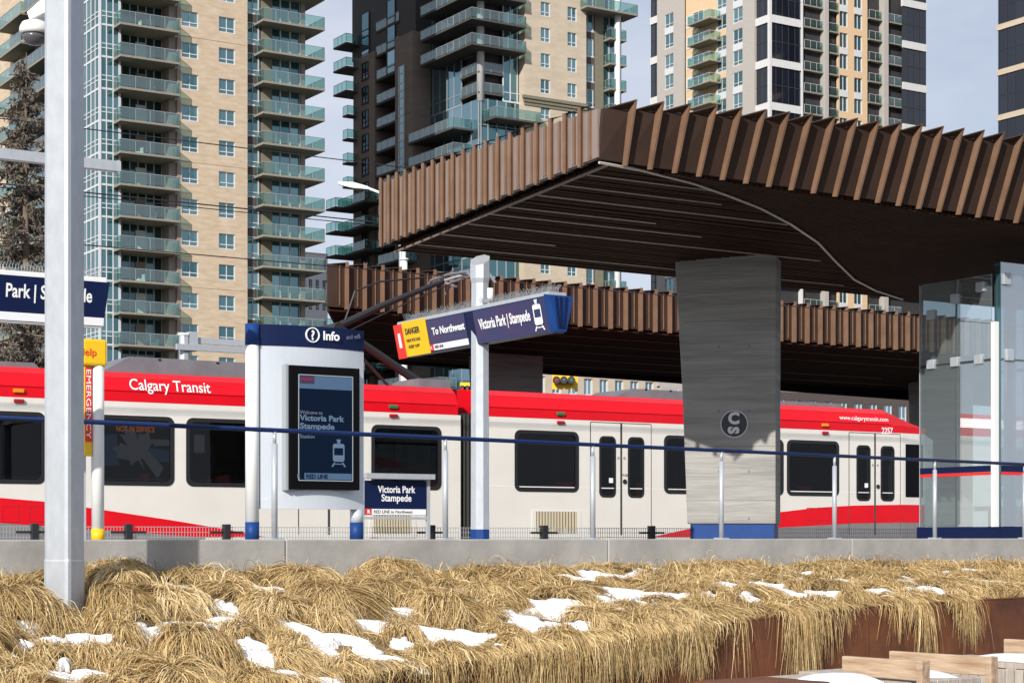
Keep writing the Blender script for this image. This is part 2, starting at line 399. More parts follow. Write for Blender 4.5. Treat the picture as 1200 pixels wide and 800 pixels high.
# doors: two leaves each
for i, (x0, x1) in enumerate(door_a):
    xm = (x0 + x1) / 2
    d = MB().box(xm - .022, xm + .022, -.006, 0.0, DZ0, DZ1).box(x0 - .012, x0 + .004, -.005, 0.0, DZ0, DZ1).box(x1 - .004, x1 + .008, -.004, 0.0, DZ0, DZ1).box(x0, x1, -.004, 0.0, DZ1, DZ1 + .015).build('door', 'seam', tr)
    for g, (y0, y1) in enumerate(gl_a[2*i:2*i+2]):
        f = MB(); ring_prism(f, rrect(y0, y1, GZ0, GZ1, .11), rrect(y0 + .045, y1 - .045, GZ0 + .045, GZ1 - .045, .08), -.010, .03)
        f.build('door_window', 'rubber', d)
        MB().prism(rrect(y0 + .04, y1 - .04, GZ0 + .04, GZ1 - .04, .08), 'y', .012, .022).build('door_pane', 'train_glass', d)
    for dx in (-.075, .075): MB().prism([(xm + dx + .028 * math.cos(t * .785), 1.62 + .028 * math.sin(t * .785)) for t in range(8)], 'y', -.012, 0).build('rivet', 'rail_metal', d)
    MB().prism([(xm + .09 + .05 * math.cos(t * .524), 1.13 + .05 * math.sin(t * .524)) for t in range(12)], 'y', -.016, 0).build('button', 'black_metal', d)
    MB().box(gl_a[2*i][1] - .16, gl_a[2*i][1] - .06, .008, .0115, 1.10, 1.20).build('sticker', 'white_print', d)
# articulation bellows
MB().box(-.155, .295, .12, 2.5, -.5, 2.42).build('bellows', 'rubber', tr)
gm = MB()
for q in range(5): gm.box(-.14 + .09 * q, -.10 + .09 * q, .075, .12, -.5, 2.40)
gm.build('bellows_rib', 'seam', tr)
# red swooshes and grey skirts, thin paint panels on the side
def side_poly(name, m, pts, y0=-.004, y1=0.0):
    return MB().prism([(ta(p) if p > -100 else -12.4, TF.z(q, ta(p)) if q > -50 else q) for p, q in pts], 'y', y0, y1).build(name, m, tr)
side_poly('red_swoosh', 'train_red', [(-60, 577), (0, 583), (60, 588), (120, 597), (200, 609), (260, 619), (312, 629), (240, 629.5), (120, 620.5), (0, 612.5), (-60, 609)])
side_poly('grey_skirt', 'train_grey', [(-60, 609), (0, 612.6), (120, 620.6), (240, 629.6), (240, 634), (-60, 634)], -.003)
side_poly('red_swoosh', 'train_red', [(765, 628.6), (804, 620), (860, 609), (915, 599.5), (960, 594.3), (1000, 592), (1058, 591), (1058, 612), (1000, 613), (915, 617.7), (860, 624), (820, 629)])
side_poly('grey_skirt', 'train_grey', [(820, 629.1), (860, 624.1), (915, 617.8), (1000, 613.1), (1058, 612.1), (1058, 634), (820, 634)], -.003)
# hatch outlines
for p, q in ((2, 22), (34, 55), (945, 972), (1045, 1050)):
    a0_, a1_ = ta(p), ta(q); zz = TF.z(602, a0_)
    ring_prism(MB(), rrect(a0_, a1_, zz - .14, zz + .14, .02), rrect(a0_ + .012, a1_ - .012, zz - .128, zz + .128, .02), -.009, -.004).build('hatch', 'lamp_red', tr)
# louvred vents
for p, q in ((628, 676), (438, 482)):
    a0_, a1_ = ta(p), ta(q); z0_, z1_ = .05, .50
    v = ring_prism(MB(), rrect(a0_ - .1, a1_ + .1, z0_ - .08, z1_ + .02, .01), rrect(a0_, a1_, z0_, z1_, .005), -.008, 0).build('vent', 'train_white', tr)
    MB().box(a0_, a1_, -.002, 0, z0_, z1_).build('vent_back', 'seam', v)
    k = 14; st = (a1_ - a0_) / k
    for q_ in range(k): MB().box(a0_ + st * q_ + st * .25, a0_ + st * (q_ + 1) - st * .1, -.012, -.002, z0_, z1_).build('louvre', 'vent_tan', v)
# small marker lamps
for px, top in ((21, 'amber'), (460, 'lamp_green'), (656, 'lamp_green'), (966, 'amber')):
    a_ = ta(px)
    MB().box(a_ - .09, a_ + .10, -.05, 0, 2.44, 2.51).build('marker_lamp', top, tr, bevel=.015)
    MB().box(a_ - .08, a_ + .10, -.05, 0, 2.27, 2.335).build('marker_lamp', 'lamp_red', tr, bevel=.015)
# rain gutter line under windows
MB().box(.31, END, -.002, 0.0, .98, 1.0).build('body_seam', 'white_paint', tr)
# interior: seats and grab poles seen through the tinted glass
for a_ in [x * 1.55 - 11.6 for x in range(15)]:
    if -.7 < a_ < .8 or a_ > END - 1: continue
    st = MB().box(a_, a_ + .46, .18, 1.05, .25, .52).box(a_ + .36, a_ + .48, .18, 1.05, .52, 1.12).build('passenger_seat', 'seat_red', tr, bevel=.03)
    MB().cyl(a_ + .5, 1.1, -.02, 2.3, .018, 8).build('grab_pole', 'rail_metal', tr)
# destination display and maple leaf poster behind the glass
text('destination_display', 'NOT IN SERVICE', .135, 'led_amber', tr, (ta(137), .045, tz(160, 505.5)), width=ta(182) - ta(137))
leaf = [(0, -1.0), (.06, -.45), (.5, -.52), (.42, -.32), (.98, .08), (.82, .18), (.93, .52), (.6, .46), (.52, .6), (.26, .32), (.36, .92), (.17, .8), (0, 1.15)]
leaf += [(-x, y) for x, y in reversed(leaf[:-1])]
ca, cz = ta(160), tz(160, 527); sc_ = .40; ro = math.radians(25)
mat('poster_grey', (0.55, 0.50, 0.52), 0.7); mat('poster_blue', (0.10, 0.26, 0.45), 0.7); mat('poster_dark', (0.03, 0.03, 0.05), 0.7)
lf = MB().prism([(ca + sc_ * (x * math.cos(ro) - y * math.sin(ro)), cz + sc_ * (x * math.sin(ro) + y * math.cos(ro))) for x, y in leaf], 'y', .048, .052).build('leaf_poster', 'poster_grey', tr)
MB().prism([(ta(165), tz(165, 532)), (ta(176), tz(176, 528)), (ta(193), tz(193, 548)), (ta(186), tz(186, 560))], 'y', .050, .054).build('poster_stem', 'poster_grey', lf)
for q_, mm_ in (([(161, 508), (176, 508), (170, 521), (160, 520)], 'poster_blue'), ([(175, 524), (200, 527), (200, 541), (182, 540)], 'poster_blue'), ([(110, 510), (138, 508), (141, 545), (118, 545)], 'poster_blue'), ([(176, 514), (200, 515), (200, 522), (182, 522)], 'poster_grey')):
    MB().prism([(ta(p), tz(p, q)) for p, q in q_], 'y', .056, .060).build('poster_patch', mm_, lf)
MB().box(ta(229), ta(241), .05, .06, tz(235, 530), tz(235, 509)).build('paper_notice', 'poster_grey', tr)
# lettering
zc = .5 * (2.56 + 2.79)
text('lettering', 'Calgary Transit', .30, 'white_print', tr, (ta(152), .012, 2.585), rot=(math.pi/2 - .335, 0, 0), width=ta(247) - ta(152), bold=.002)
text('lettering', 'www.calgarytransit.com', .15, 'white_print', tr, (ta(985), .022, 2.62), rot=(math.pi/2 - .335, 0, 0), width=ta(1042) - ta(985))
text('car_number', '2257', .20, 'white_print', tr, (ta(1033), -.006, tz(1040, 508)), width=ta(1046) - ta(1033), bold=.004)
text('lettering', 'PUSH', .07, 'dark_print', tr, ((door_a[0][0] + door_a[0][1]) / 2 + .03, -.004, 1.24))
# cab nose: lofted sections running in to the windscreen
def nose_ring(a, ins, zt, zb): return [(a, ins, zb), (a, ins, zt), (a, 2.65 - ins, zt), (a, 2.65 - ins, zb)]
MB().loft([nose_ring(END, 0, Z_RED, Z_BOT), nose_ring(END + .75, .07, Z_RED, Z_BOT), nose_ring(END + 1.25, .30, 2.25, -.7), nose_ring(END + 1.55, .62, 1.15, -.6)]).build('cab_nose', 'train_white', tr)
ar = ta(1043)
MB().loft([[(ar, .02, Z_SEAM), (ar, .10, 2.79), (ar, .26, Z_TOP), (ar, 2.4, Z_TOP), (ar, 2.55, 2.79), (ar, 2.63, Z_SEAM)], [(ar + 1.35, .30, Z_SEAM - .05), (ar + 1.30, .34, Z_SEAM - .01), (ar + 1.27, .4, Z_SEAM), (ar + 1.27, 2.2, Z_SEAM), (ar + 1.3, 2.3, Z_SEAM - .01), (ar + 1.35, 2.35, Z_SEAM - .05)]]).build('roof_nose', 'train_red', tr)
MB().box(ar, END, 0, 2.65, Z_RED + .002, Z_SEAM - .012).loft([nose_ring(END, 0, Z_SEAM - .012, Z_RED), nose_ring(END + .80, .09, Z_SEAM - .05, Z_RED)]).build('red_band', 'train_red', tr)
cwn = MB()
f0, f1 = END + .09, END + .70
cwn.loft([[(f0, .0 - .012 + (f0 - END) * .0933, WZ0), (f0, -.012 + (f0 - END) * .0933, WZ1), (f0, .03 + (f0 - END) * .0933, WZ1), (f0, .03 + (f0 - END) * .0933, WZ0)], [(f1, -.012 + (f1 - END) * .0933, WZ0), (f1, -.012 + (f1 - END) * .0933, WZ1), (f1, .03 + (f1 - END) * .0933, WZ1), (f1, .03 + (f1 - END) * .0933, WZ0)]])
cwn.build('cab_window', 'screen_black', tr, bevel=.03)
MB().loft([[(END + .003, -.004, tz(1058, 612)), (END + .003, -.004, tz(1058, 591)), (END + .003, .01, tz(1058, 591)), (END + .003, .01, tz(1058, 612))], [(END + .75, .066, tz(1058, 612)), (END + .75, .066, tz(1058, 591)), (END + .75, .08, tz(1058, 591)), (END + .75, .08, tz(1058, 612))]]).build('red_swoosh', 'train_red', tr)
MB().loft([[(END + .003, -.004, -.7), (END + .003, -.004, tz(1058, 612.2)), (END + .003, .01, tz(1058, 612.2)), (END + .003, .01, -.7)], [(END + .75, .066, -.7), (END + .75, .066, tz(1058, 612.2)), (END + .75, .08, tz(1058, 612.2)), (END + .75, .08, -.7)]]).build('grey_skirt', 'train_grey', tr)
MB().loft([[(END + .78, .12, .95), (END + .78, 2.53, .95), (END + .78, 2.53, 1.0), (END + .78, .12, 1.0)]] + [[(END + 1.53, .6, 1.16), (END + 1.53, 2.05, 1.16), (END + 1.55, 2.05, 1.2), (END + 1.55, .6, 1.2)]]).build('windscreen_sill', 'rubber', tr)
# roof fairings and equipment
for p, q, h in ((152, 288, .30), (-60, 40, .10), (742, 800, .20), (920, 985, .10)):
    a0_, a1_ = ta(p, .55), ta(q, .55)
    e = MB().prism([(a0_ - .55, 2.9), (a0_, 2.92 + h), (a1_, 2.92 + h), (a1_ + .12, 2.9)], 'y', .55, 1.9).build('roof_fairing', 'roof_grey', tr)
    k = max(2, int((a1_ - a0_) / .9))
    for i in range(k):
        x = a0_ + (a1_ - a0_) * (i + .5) / k
        MB().box(x - .025, x + .025, .535, .55, 2.95 + h * .75, 2.98 + h * .75).build('bolt', 'black_metal', e)
# pantograph on the roof
PB = 1.3
def pp(px, py): a_ = ta(px, PB); return (a_, PB, TF.z(py, a_, PB))
pg = MB().tube([pp(497, 452), pp(393, 381)], .10, 8, .075).build('pantograph', 'black_metal', tr)
tag(pg, 'black pantograph arm folded up to the overhead wire')
MB().tube([pp(388, 386), pp(450, 357), pp(520, 329)], .075, 8, .05).build('upper_arm', 'black_metal', pg)
MB().tube([pp(455, 452), pp(396, 388)], .03, 6).build('control_rod', 'black_metal', pg)
MB().tube([pp(400, 392), pp(470, 358), pp(532, 331)], .014, 6).build('control_rod', 'black_metal', pg)
b0 = Vector(pp(520, 329)); 
for db in (-.75, .75): MB().tube([b0, b0 + Vector((.1, db * .5, .05)), b0 + Vector((.35, db, .10)), b0 + Vector((.75, db, .02))], .028, 6).build('head_frame', 'rail_metal', pg)
for da in (.12, .62): MB().tube([b0 + Vector((da, -1.0, -.12)), b0 + Vector((da, -.75, .10)), b0 + Vector((da, 0, .14)), b0 + Vector((da, .75, .10)), b0 + Vector((da, 1.0, -.12))], .03, 6).build('contact_strip', 'roof_grey', pg)
k0 = Vector(pp(388, 386)); MB().tube([k0 + Vector((0, -.35, 0)), k0 + Vector((0, .35, 0))], .11, 8).build('knuckle', 'black_metal', pg)
MB().tube([pp(403, 379), pp(416, 341), pp(445, 330), pp(500, 325)], .02, 6).build('head_spring', 'black_metal', pg)
MB().box(ta(475, PB), ta(512, PB), .75, 1.85, 2.94, 3.12).build('pantograph_base', 'roof_grey', pg)
# bogies and underfloor
for c_ in (-9.0, 0.1, 9.0):
    bg_ = MB().box(c_ - 1.2, c_ + 1.2, .35, 2.3, -.98, -.45).build('bogie', 'black_metal', tr)
    for d_ in (-.9, .9): MB().prism([(c_ + d_ + .36 * math.cos(t * .3927), -.66 + .34 * math.sin(t * .3927)) for t in range(16)], 'y', .50, .64).build('wheel', 'train_grey', bg_)
# ------------------------------------------------------------------ station canopies
CK = .86                                # size of the near canopy
CQ = at(702, 25.0 * CK); CF = Frame(CQ)
def ridge_b(a):
    A_ = [0, .8, 1.9, 2.9, 3.84, 5.0, 6.36, 7.7, 9.2, 10.4, 11.7, 16]; B_ = [0, .10, .38, .78, 1.2, 1.85, 2.74, 3.8, 4.95, 5.65, 6.2, 6.25]
    return float(np.interp(a, [x * CK for x in A_], [x * CK for x in B_]))
def canopy(name, label, Q, DEP, LEN, zt, zt_rise, zb_front, zb_back, left_n, left_grade, fin_p, fin_top, fin_bot, curved, skew=0.0):
    r = thing(name, label, 'canopy', Q, R0, None)
    def ztop(a): return zt + zt_rise * a
    # roof deck
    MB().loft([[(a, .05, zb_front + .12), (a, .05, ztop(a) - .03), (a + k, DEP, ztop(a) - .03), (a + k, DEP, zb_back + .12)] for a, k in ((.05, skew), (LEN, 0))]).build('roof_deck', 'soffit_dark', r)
    # fascia along the left end: panels and upright fins
    bs = [0.0]
    for i in range(left_n): bs.append(bs[-1] + (1.0 - left_grade * i / left_n))
    bs = [x / max(bs[-1], .01) * DEP for x in bs]
    def zl(b): return zb_front + (zb_back + .05 - zb_front) * b / DEP
    for i in range(left_n):
        b0, b1 = bs[i], bs[i+1]
        def PR(y): return [(-.03, y)]
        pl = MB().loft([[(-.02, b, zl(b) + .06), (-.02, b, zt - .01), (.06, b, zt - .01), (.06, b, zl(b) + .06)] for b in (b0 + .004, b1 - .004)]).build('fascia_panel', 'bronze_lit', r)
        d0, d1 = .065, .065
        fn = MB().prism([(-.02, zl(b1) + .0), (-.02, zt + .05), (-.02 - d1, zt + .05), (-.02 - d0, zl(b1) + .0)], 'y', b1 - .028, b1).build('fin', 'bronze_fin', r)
        MB().box(-.02 - d0, -.02 - d0 + .022, b1 - .050, b1 - .028, zl(b1), zt + .05).build('fin_flange', 'bronze_fin', fn)
        mid = b0 + (b1 - b0) * .38
        MB().box(-.05, -.02, mid, mid + .014, zl(mid) + .08, zt - .01).build('standing_seam', 'bronze_fin', pl)
        mid = b0 + (b1 - b0) * .55
        MB().box(-.042, -.02, mid, mid + .012, zl(mid) + .08, zt - .01).build('standing_seam', 'bronze_lit', pl)
        MB().poly([(-.02 - d0, b1 - .028, zt + .045), (-.02, b0 + .02, zt + .045), (-.02, b1 - .028, zt + .045)]).build('fin_cap', 'bronze_panel', fn)
        MB().poly([(-.02 - d0, b1 - .028, zl(b1) + .01), (-.02, b0 + .12, zl(b1) + .01), (-.02, b1 - .028, zl(b1) + .01)]).build('fin_cap', 'bronze_panel', fn)
    # fascia facing the camera side: panels (leaning outwards on the curved canopy) and fins square to them
    n = int(LEN / fin_p + .01)
    def zf(a): return zb_front - .012 * a if curved else zb_front
    def lean(a): return .36 * min(1.0, .35 + .65 * a / 1.6) if curved else 0.0
    for i in range(n):
        a0, a1 = fin_p * i, fin_p * (i + 1)
        def yt(a): return -lean(a) * (ztop(a) - zf(a))
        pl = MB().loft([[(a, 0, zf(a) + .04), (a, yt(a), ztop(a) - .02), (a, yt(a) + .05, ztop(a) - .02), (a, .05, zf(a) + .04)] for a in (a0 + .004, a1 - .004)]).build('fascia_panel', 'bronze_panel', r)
        ft = fin_top
        y1 = yt(a1); zz0, zz1 = zf(a1), ztop(a1) + .04 + (.035 if curved else .0)
        fn = MB().prism([(.01, zz0), (-fin_bot, zz0 - .01), (y1 - ft, zz1), (y1 + .02, ztop(a1) + .01)], 'x', a1 - .028, a1).build('fin', 'bronze_fin', r)
        if not curved:
            MB().box(a1 - .07, a1, -ft - .02, -ft, zz0 - .01, zz1).build('fin_flange', 'bronze_fin', fn)
        MB().loft([[(a0 + .05, yt(a0) + .01, ztop(a0) - .018), (a1 - .03, y1 + .01, ztop(a1) - .018), (a1 - .031, y1 - ft, zz1 - .02)], [(a0 + .05, yt(a0) + .01, ztop(a0) - .006), (a1 - .03, y1 + .01, ztop(a1) - .006), (a1 - .031, y1 - ft, zz1 - .004)]]).build('fin_cap', 'bronze_panel', fn)
        if not curved:
            mid = a1 - .16
            MB().box(mid, mid + .014, -.03, 0, zf(mid) + .08, ztop(mid) - .02).build('standing_seam', 'bronze_fin', pl)
    return r, zl, zf

near, nzl, nzf = canopy('station_canopy', 'near brown metal station canopy with ribbed fascia rising over the concrete pillar', CQ, 6.2 * CK, 37 * .425 * CK, 5.83 * CK, .045, 5.09 * CK, 4.70 * CK, 19, .30, .425 * CK, .145, .065, True)
# soffit of the near canopy: boards along the track up to the curved ridge, then boards across
def zs(b): return 5.10 * CK - .064 * b
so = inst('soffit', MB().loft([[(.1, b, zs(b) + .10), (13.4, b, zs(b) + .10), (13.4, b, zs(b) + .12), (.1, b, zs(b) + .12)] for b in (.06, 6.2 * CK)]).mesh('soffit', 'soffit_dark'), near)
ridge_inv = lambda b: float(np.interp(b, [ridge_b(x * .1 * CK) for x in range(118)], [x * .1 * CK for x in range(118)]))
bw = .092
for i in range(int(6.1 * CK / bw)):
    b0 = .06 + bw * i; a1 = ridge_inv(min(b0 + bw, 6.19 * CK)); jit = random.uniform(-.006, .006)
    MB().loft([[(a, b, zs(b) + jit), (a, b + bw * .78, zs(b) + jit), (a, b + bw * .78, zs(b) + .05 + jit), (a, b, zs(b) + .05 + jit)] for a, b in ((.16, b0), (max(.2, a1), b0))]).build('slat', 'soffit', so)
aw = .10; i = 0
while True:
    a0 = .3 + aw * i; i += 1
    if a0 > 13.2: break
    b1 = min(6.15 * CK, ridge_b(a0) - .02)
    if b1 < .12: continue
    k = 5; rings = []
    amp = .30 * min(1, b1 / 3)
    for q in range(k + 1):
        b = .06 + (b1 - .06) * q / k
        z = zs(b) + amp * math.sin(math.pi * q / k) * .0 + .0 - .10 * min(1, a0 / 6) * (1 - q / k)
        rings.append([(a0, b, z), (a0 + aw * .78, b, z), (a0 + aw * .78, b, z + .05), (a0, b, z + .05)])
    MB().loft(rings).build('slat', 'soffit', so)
# light metal trims
MB().tube([(a, ridge_b(a), zs(ridge_b(a)) - .012) for a in [x * .2 * CK for x in range(0, 59)]], .017, 6).build('ridge_trim', 'trim_metal', so)
MB().tube([(.16, .05, zs(.05) - .01), (.16, 6.18 * CK, zs(6.18 * CK) - .01)], .018, 6).build('edge_trim', 'bronze_lit', so)
for b, e in ((.62, .98), (1.25, .78), (1.9, .98), (2.7, .45), (3.2, .6), (3.9, .95), (4.7, .25), (5.5, .93)):
    b *= CK
    MB().box(.2, .2 + (ridge_inv(b) - .2) * e, b - .006, b + .006, zs(b) - .020, zs(b) - .006).build('light_strip', 'trim_metal', so)
# board-marked concrete pillar, turned a little towards the camera
PC = at(858, 27.3); pth = math.radians(-15.0); PD = Vector((math.cos(pth), math.sin(pth), 0))
def pxl(px):
    r = (px - 600.0) / FOC; return (r * PC.y - PC.x) / (PD.x - r * PD.y)
def pzz(py, x): return (HOR - py) * (PC.y + PD.y * x) / FOC
pl0, pl1, pr1 = pxl(805.5), pxl(789.5), pxl(909)
zt0, zt1 = pzz(291, pl1), pzz(307, pr1); zbm = pzz(613.5, pl0); PT = .60
pil = MB().loft([[(pl0, 0, zbm), (pr1, 0, zbm), (pr1, PT, zbm), (pl0, PT, zbm)], [(pl0 - .08, 0, 2.24), (pr1, 0, 2.24), (pr1, PT, 2.24), (pl0 - .08, PT, 2.24)], [(pl1, 0, zt0 + .12), (pr1 + .01, 0, zt1 + .1), (pr1 + .01, PT, zt1 + .1), (pl1, PT, zt0 + .12)]]).build('pillar', 'column_concrete', near, bevel=.015)
la, lb = CF.loc(PC); pil.location = (la, lb, 0); pil.rotation_euler = (0, 0, pth - R0)
tag(pil, 'board-marked grey concrete pillar with round emblem')
MB().box(pl0 + .04, pr1 - .03, .03, PT - .03, -.075, zbm).build('pillar_base', 'base_blue', pil)
for z in (.53, 1.33, 2.36, 3.2): MB().box(pl0 - .02 - (.03 if z > 1 else 0), pr1 + .002, -.003, .01, z, z + .010).build('formwork_joint', 'train_grey', pil)
for xk in (.36, .70):
    for z in (.25, .95, 1.85, 2.8): MB().cyl(pl0 + (pr1 - pl0) * xk, -.001, z, z + .03, .012, 8).build('tie_hole', 'train_grey', pil)
ea = pxl(860.5); ez = pzz(496.5, ea); er = .205
def disc(r, y0, y1, m, nm, par): return MB().prism([(ea + r * math.cos(t * math.pi / 20), ez + r * math.sin(t * math.pi / 20)) for t in range(40)], 'y', y0, y1).build(nm, m, par)
mat('emblem_grey', (0.66, 0.67, 0.69), 0.5)
em = disc(er, -.012, 0, 'emblem_grey', 'emblem', pil); disc(er * .93, -.016, -.0115, 'dark_print', 'emblem_disc', em)
text('emblem_letter', 'C', .235, 'emblem_grey', em, (ea - .005, -.02, ez + .005), align='CENTER', bold=.012)
text('emblem_letter', 'S', .215, 'emblem_grey', em, (ea - .082, -.02, ez - .095), rot=(math.pi/2, math.pi/2, 0), align='CENTER', bold=.012)

# rear canopy behind the train
RQ = at(384, 39.0); RF = Frame(RQ)
rear, rzl, rzf = canopy('station_canopy', 'rear brown metal station canopy with ribbed fascia standing behind the train', RQ, 6.6, 27.1, 5.80, .0, 4.84, 4.62, 0, .2, .43, .13, .13, False, RF.a(415, 6.6))
def zr(b): return 4.80 - .05 * b
RSK = RF.a(415, 6.6)
def rsk(b): return RSK * b / 6.6
MB().loft([[(rsk(b) - .02, b, zr(b) - .01), (rsk(b) + .04, b, zr(b) - .01), (rsk(b) + .04, b, 5.8), (rsk(b) - .02, b, 5.8)] for b in (.06, 6.6)]).build('end_panel', 'bronze_panel', rear)
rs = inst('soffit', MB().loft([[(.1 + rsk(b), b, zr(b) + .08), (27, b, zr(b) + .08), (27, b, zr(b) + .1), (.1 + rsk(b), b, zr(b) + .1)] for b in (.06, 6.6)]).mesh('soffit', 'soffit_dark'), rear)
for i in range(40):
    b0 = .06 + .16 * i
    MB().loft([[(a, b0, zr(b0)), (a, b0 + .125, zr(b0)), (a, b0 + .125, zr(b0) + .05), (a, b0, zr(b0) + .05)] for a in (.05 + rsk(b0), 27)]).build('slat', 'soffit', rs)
for b, a0, a1 in ((1.0, .2, 18), (2.1, 4, 27), (3.2, .2, 12), (4.3, 2, 20), (5.4, .2, 27)):
    MB().box(a0 + rsk(b), a1, b - .008, b + .008, zr(b) - .02, zr(b) - .004).build('light_strip', 'bronze_fin', rs)
# back beam and dark pillars of the rear canopy
MB().loft([[(a, 6.35, z), (a, 6.6, z), (a, 6.6, 4.55), (a, 6.35, 4.55)] for a, z in ((RSK + .2, 4.44), (13, 4.36), (27, 4.16))]).build('back_beam', 'soffit_dark', rear)
for p0_, p1_ in ((574, 636), (1090, 1140)):
    x0, x1 = RF.a(p0_, 4.2), RF.a(p1_, 4.2)
    MB().loft([[(x0, 4.2, -.1), (x1, 4.2, -.1), (x1, 4.9, -.1), (x0, 4.9, -.1)], [(x0 - .2, 4.2, 4.6), (x1, 4.2, 4.6), (x1, 4.9, 4.6), (x0 - .2, 4.9, 4.6)]]).build('pillar', 'column_concrete', rear)
# ------------------------------------------------------------------ big galvanised pole at the left
PQ = at(75.5, 14.12)
po = thing('light_pole', 'thick galvanised steel pole standing in the grass at the left', 'pole', PQ, math.radians(-21))
hw = .1155
MB().box(-hw, hw, -hw, hw, -.95, 5.6).build('pole_shaft', 'galvanised', po, bevel=.035)
MB().box(-hw - .004, hw + .004, -hw - .004, hw + .004, -.95, -.155).build('base_sleeve', 'galvanised', po, bevel=.035)
# bracket arm carried by the pole, behind it
ba = thing('bracket_arm', 'horizontal grey steel arm crossing behind the thick left pole', 'arm', at(75, 19.0))
aF = Frame(at(75, 19.0))
x0, x1 = aF.a(-60), aF.a(137); zz = aF.z(189, 0)
MB().box(x0, x1, -.05, .05, zz - .05, zz + .055).build('beam', 'galvanised', ba)
MB().box(x1 - .012, x1 + .012, -.056, .056, zz - .056, zz + .061).build('beam_cap', 'galvanised', ba)
MB().cyl(.02, .16, -.07, zz + .3, .06, 12).build('stanchion', 'galvanised', ba, True)
MB().box(-.1, .1, -.06, .2, zz - .09, zz - .052).build('bracket', 'galvanised', ba)
# dome camera
dq = at(41, 14.5); dz = (HOR - 40) * 14.5 / FOC
dc = thing('security_camera', 'white dome security camera on a short arm at the top of the left pole', 'camera', (dq.x, dq.y, dz), 0)
n_ = 20
def ringz(r, z): return [(r * math.cos(2*math.pi*k/n_), r * math.sin(2*math.pi*k/n_), z) for k in range(n_)]
MB().loft([ringz(.05, .105), ringz(.10, .085), ringz(.118, .05), ringz(.122, .02), ringz(.112, -.005)]).build('housing', 'white_paint', dc, True)
MB().loft([ringz(.10, -.004), ringz(.092, -.045), ringz(.06, -.08), ringz(.02, -.092)]).build('dome', 'lamp_lens', dc, True)
MB().loft([[(-.03, -.05, .10), (.18, -.05, .20), (.18, .05, .20), (-.03, .05, .10)], [(-.05, -.05, .16), (.18, -.05, .36), (.18, .05, .36), (-.05, .05, .16)]]).build('arm', 'white_paint', dc)
MB().cyl(0, 0, .10, .16, .035, 12).build('stem', 'white_paint', dc)

# ------------------------------------------------------------------ station name signs on poles
def tram_icon(parent, x, z, s, m, y):
    """small front view of a tram"""
    k = ring_prism(MB(), rrect(x - .30*s, x + .30*s, z - .42*s, z + .42*s, .10*s, 3), rrect(x - .24*s, x + .24*s, z - .12*s, z + .22*s, .03*s, 3), y - .003, y)
    o = k.build('tram_icon', m, parent)
    MB().box(x - .08*s, x + .08*s, y - .003, y, z + .44*s, z + .58*s).box(x - .12*s, x + .12*s, y - .003, y, z + .58*s, z + .62*s).build('icon_pantograph', m, o)
    MB().prism([(x - .24*s, z - .46*s), (x - .17*s, z - .46*s), (x - .29*s, z - .66*s), (x - .38*s, z - .66*s)], 'y', y - .003, y).prism([(x + .17*s, z - .46*s), (x + .24*s, z - .46*s), (x + .38*s, z - .66*s), (x + .29*s, z - .66*s)], 'y', y - .003, y).box(x - .22*s, x + .22*s, y - .003, y, z - .55*s, z - .51*s).build('icon_track', m, o)
    return o
def spikes(parent, x0, x1, z):
    sm = MB(); x = x0; k = 0
    while x < x1:
        for dy, dx in ((-.05, .02), (0.0, -.015), (.05, .01)):
            sm.tube([(x, dy * .3, z), (x + dx, dy * 1.6, z + .105 + random.uniform(-.02, .02))], .0028, 3)
        x += .034
    o = sm.build('bird_spike', 'rail_metal', parent); o['kind'] = 'stuff'; return o
# A: sign across the platform on the slim pole
SQ = at(562.5, 24.0); SF = Frame(SQ)
sp = thing('sign_pole', 'slim octagonal pale pole with blue foot carrying the cross sign', 'pole', SQ, R0 + .2)
MB().cyl(0, 0, .09, 3.30, .128, 8, .120).build('pole_shaft', 'galvanised', sp)
MB().cyl(0, 0, -.075, .09, .131, 8).build('pole_foot', 'base_blue', sp)
MB().loft([[(.12 * math.cos(t), .12 * math.sin(t), 3.30) for t in [2*math.pi*(k+.5)/8 for k in range(8)]], [(.135 * math.cos(t), .135 * math.sin(t), 3.36 + 0.0) for t in [2*math.pi*(k+.5)/8 for k in range(8)]], [(.135 * math.cos(t), .135 * math.sin(t), 3.70 - .09 * (1 + math.cos(t - 3.6))) for t in [2*math.pi*(k+.5)/8 for k in range(8)]]]).build('pole_head', 'galvanised', sp)
ms_ = thing('platform_sign', 'navy overhead sign on the slim pole with yellow danger panel at one end', 'sign', SQ, R0 - math.pi / 2)
xl, xr = -SF.b(476), -SF.b(652)
ST, SB = 2.93, 2.50
def sec(x): return [(x, -.17, ST), (x, .17, ST), (x, .08, SB), (x, -.08, SB)]
tilt = math.atan2(.09, ST - SB)
MB().loft([sec(xl + .02), sec(xr)]).build('sign_box', 'navy', ms_)
MB().box(xl - .02, xr + .02, -.13, .13, ST + .001, ST + .055).build('top_cap', 'galvanised', ms_)
MB().loft([[(xr + .003, -.19, ST + .02), (xr + .003, .19, ST + .02), (xr + .003, .09, SB - .02), (xr + .003, -.09, SB - .02)], [(xr + .12, -.17, ST + .0), (xr + .12, .17, ST + .0), (xr + .12, .07, SB + .0), (xr + .12, -.07, SB + .0)]]).build('end_cap', 'base_blue', ms_)
for yy in (-.10, -.03, .05): MB().loft([[(xr + .121, yy, ST - .02), (xr + .121, yy + .03, ST - .02), (xr + .135, yy + .03, ST - .02), (xr + .135, yy, ST - .02)], [(xr + .121, yy * .5, SB + .03), (xr + .121, yy * .5 + .02, SB + .03), (xr + .135, yy * .5 + .02, SB + .03), (xr + .135, yy * .5, SB + .03)]]).build('end_rib', 'navy', ms_)
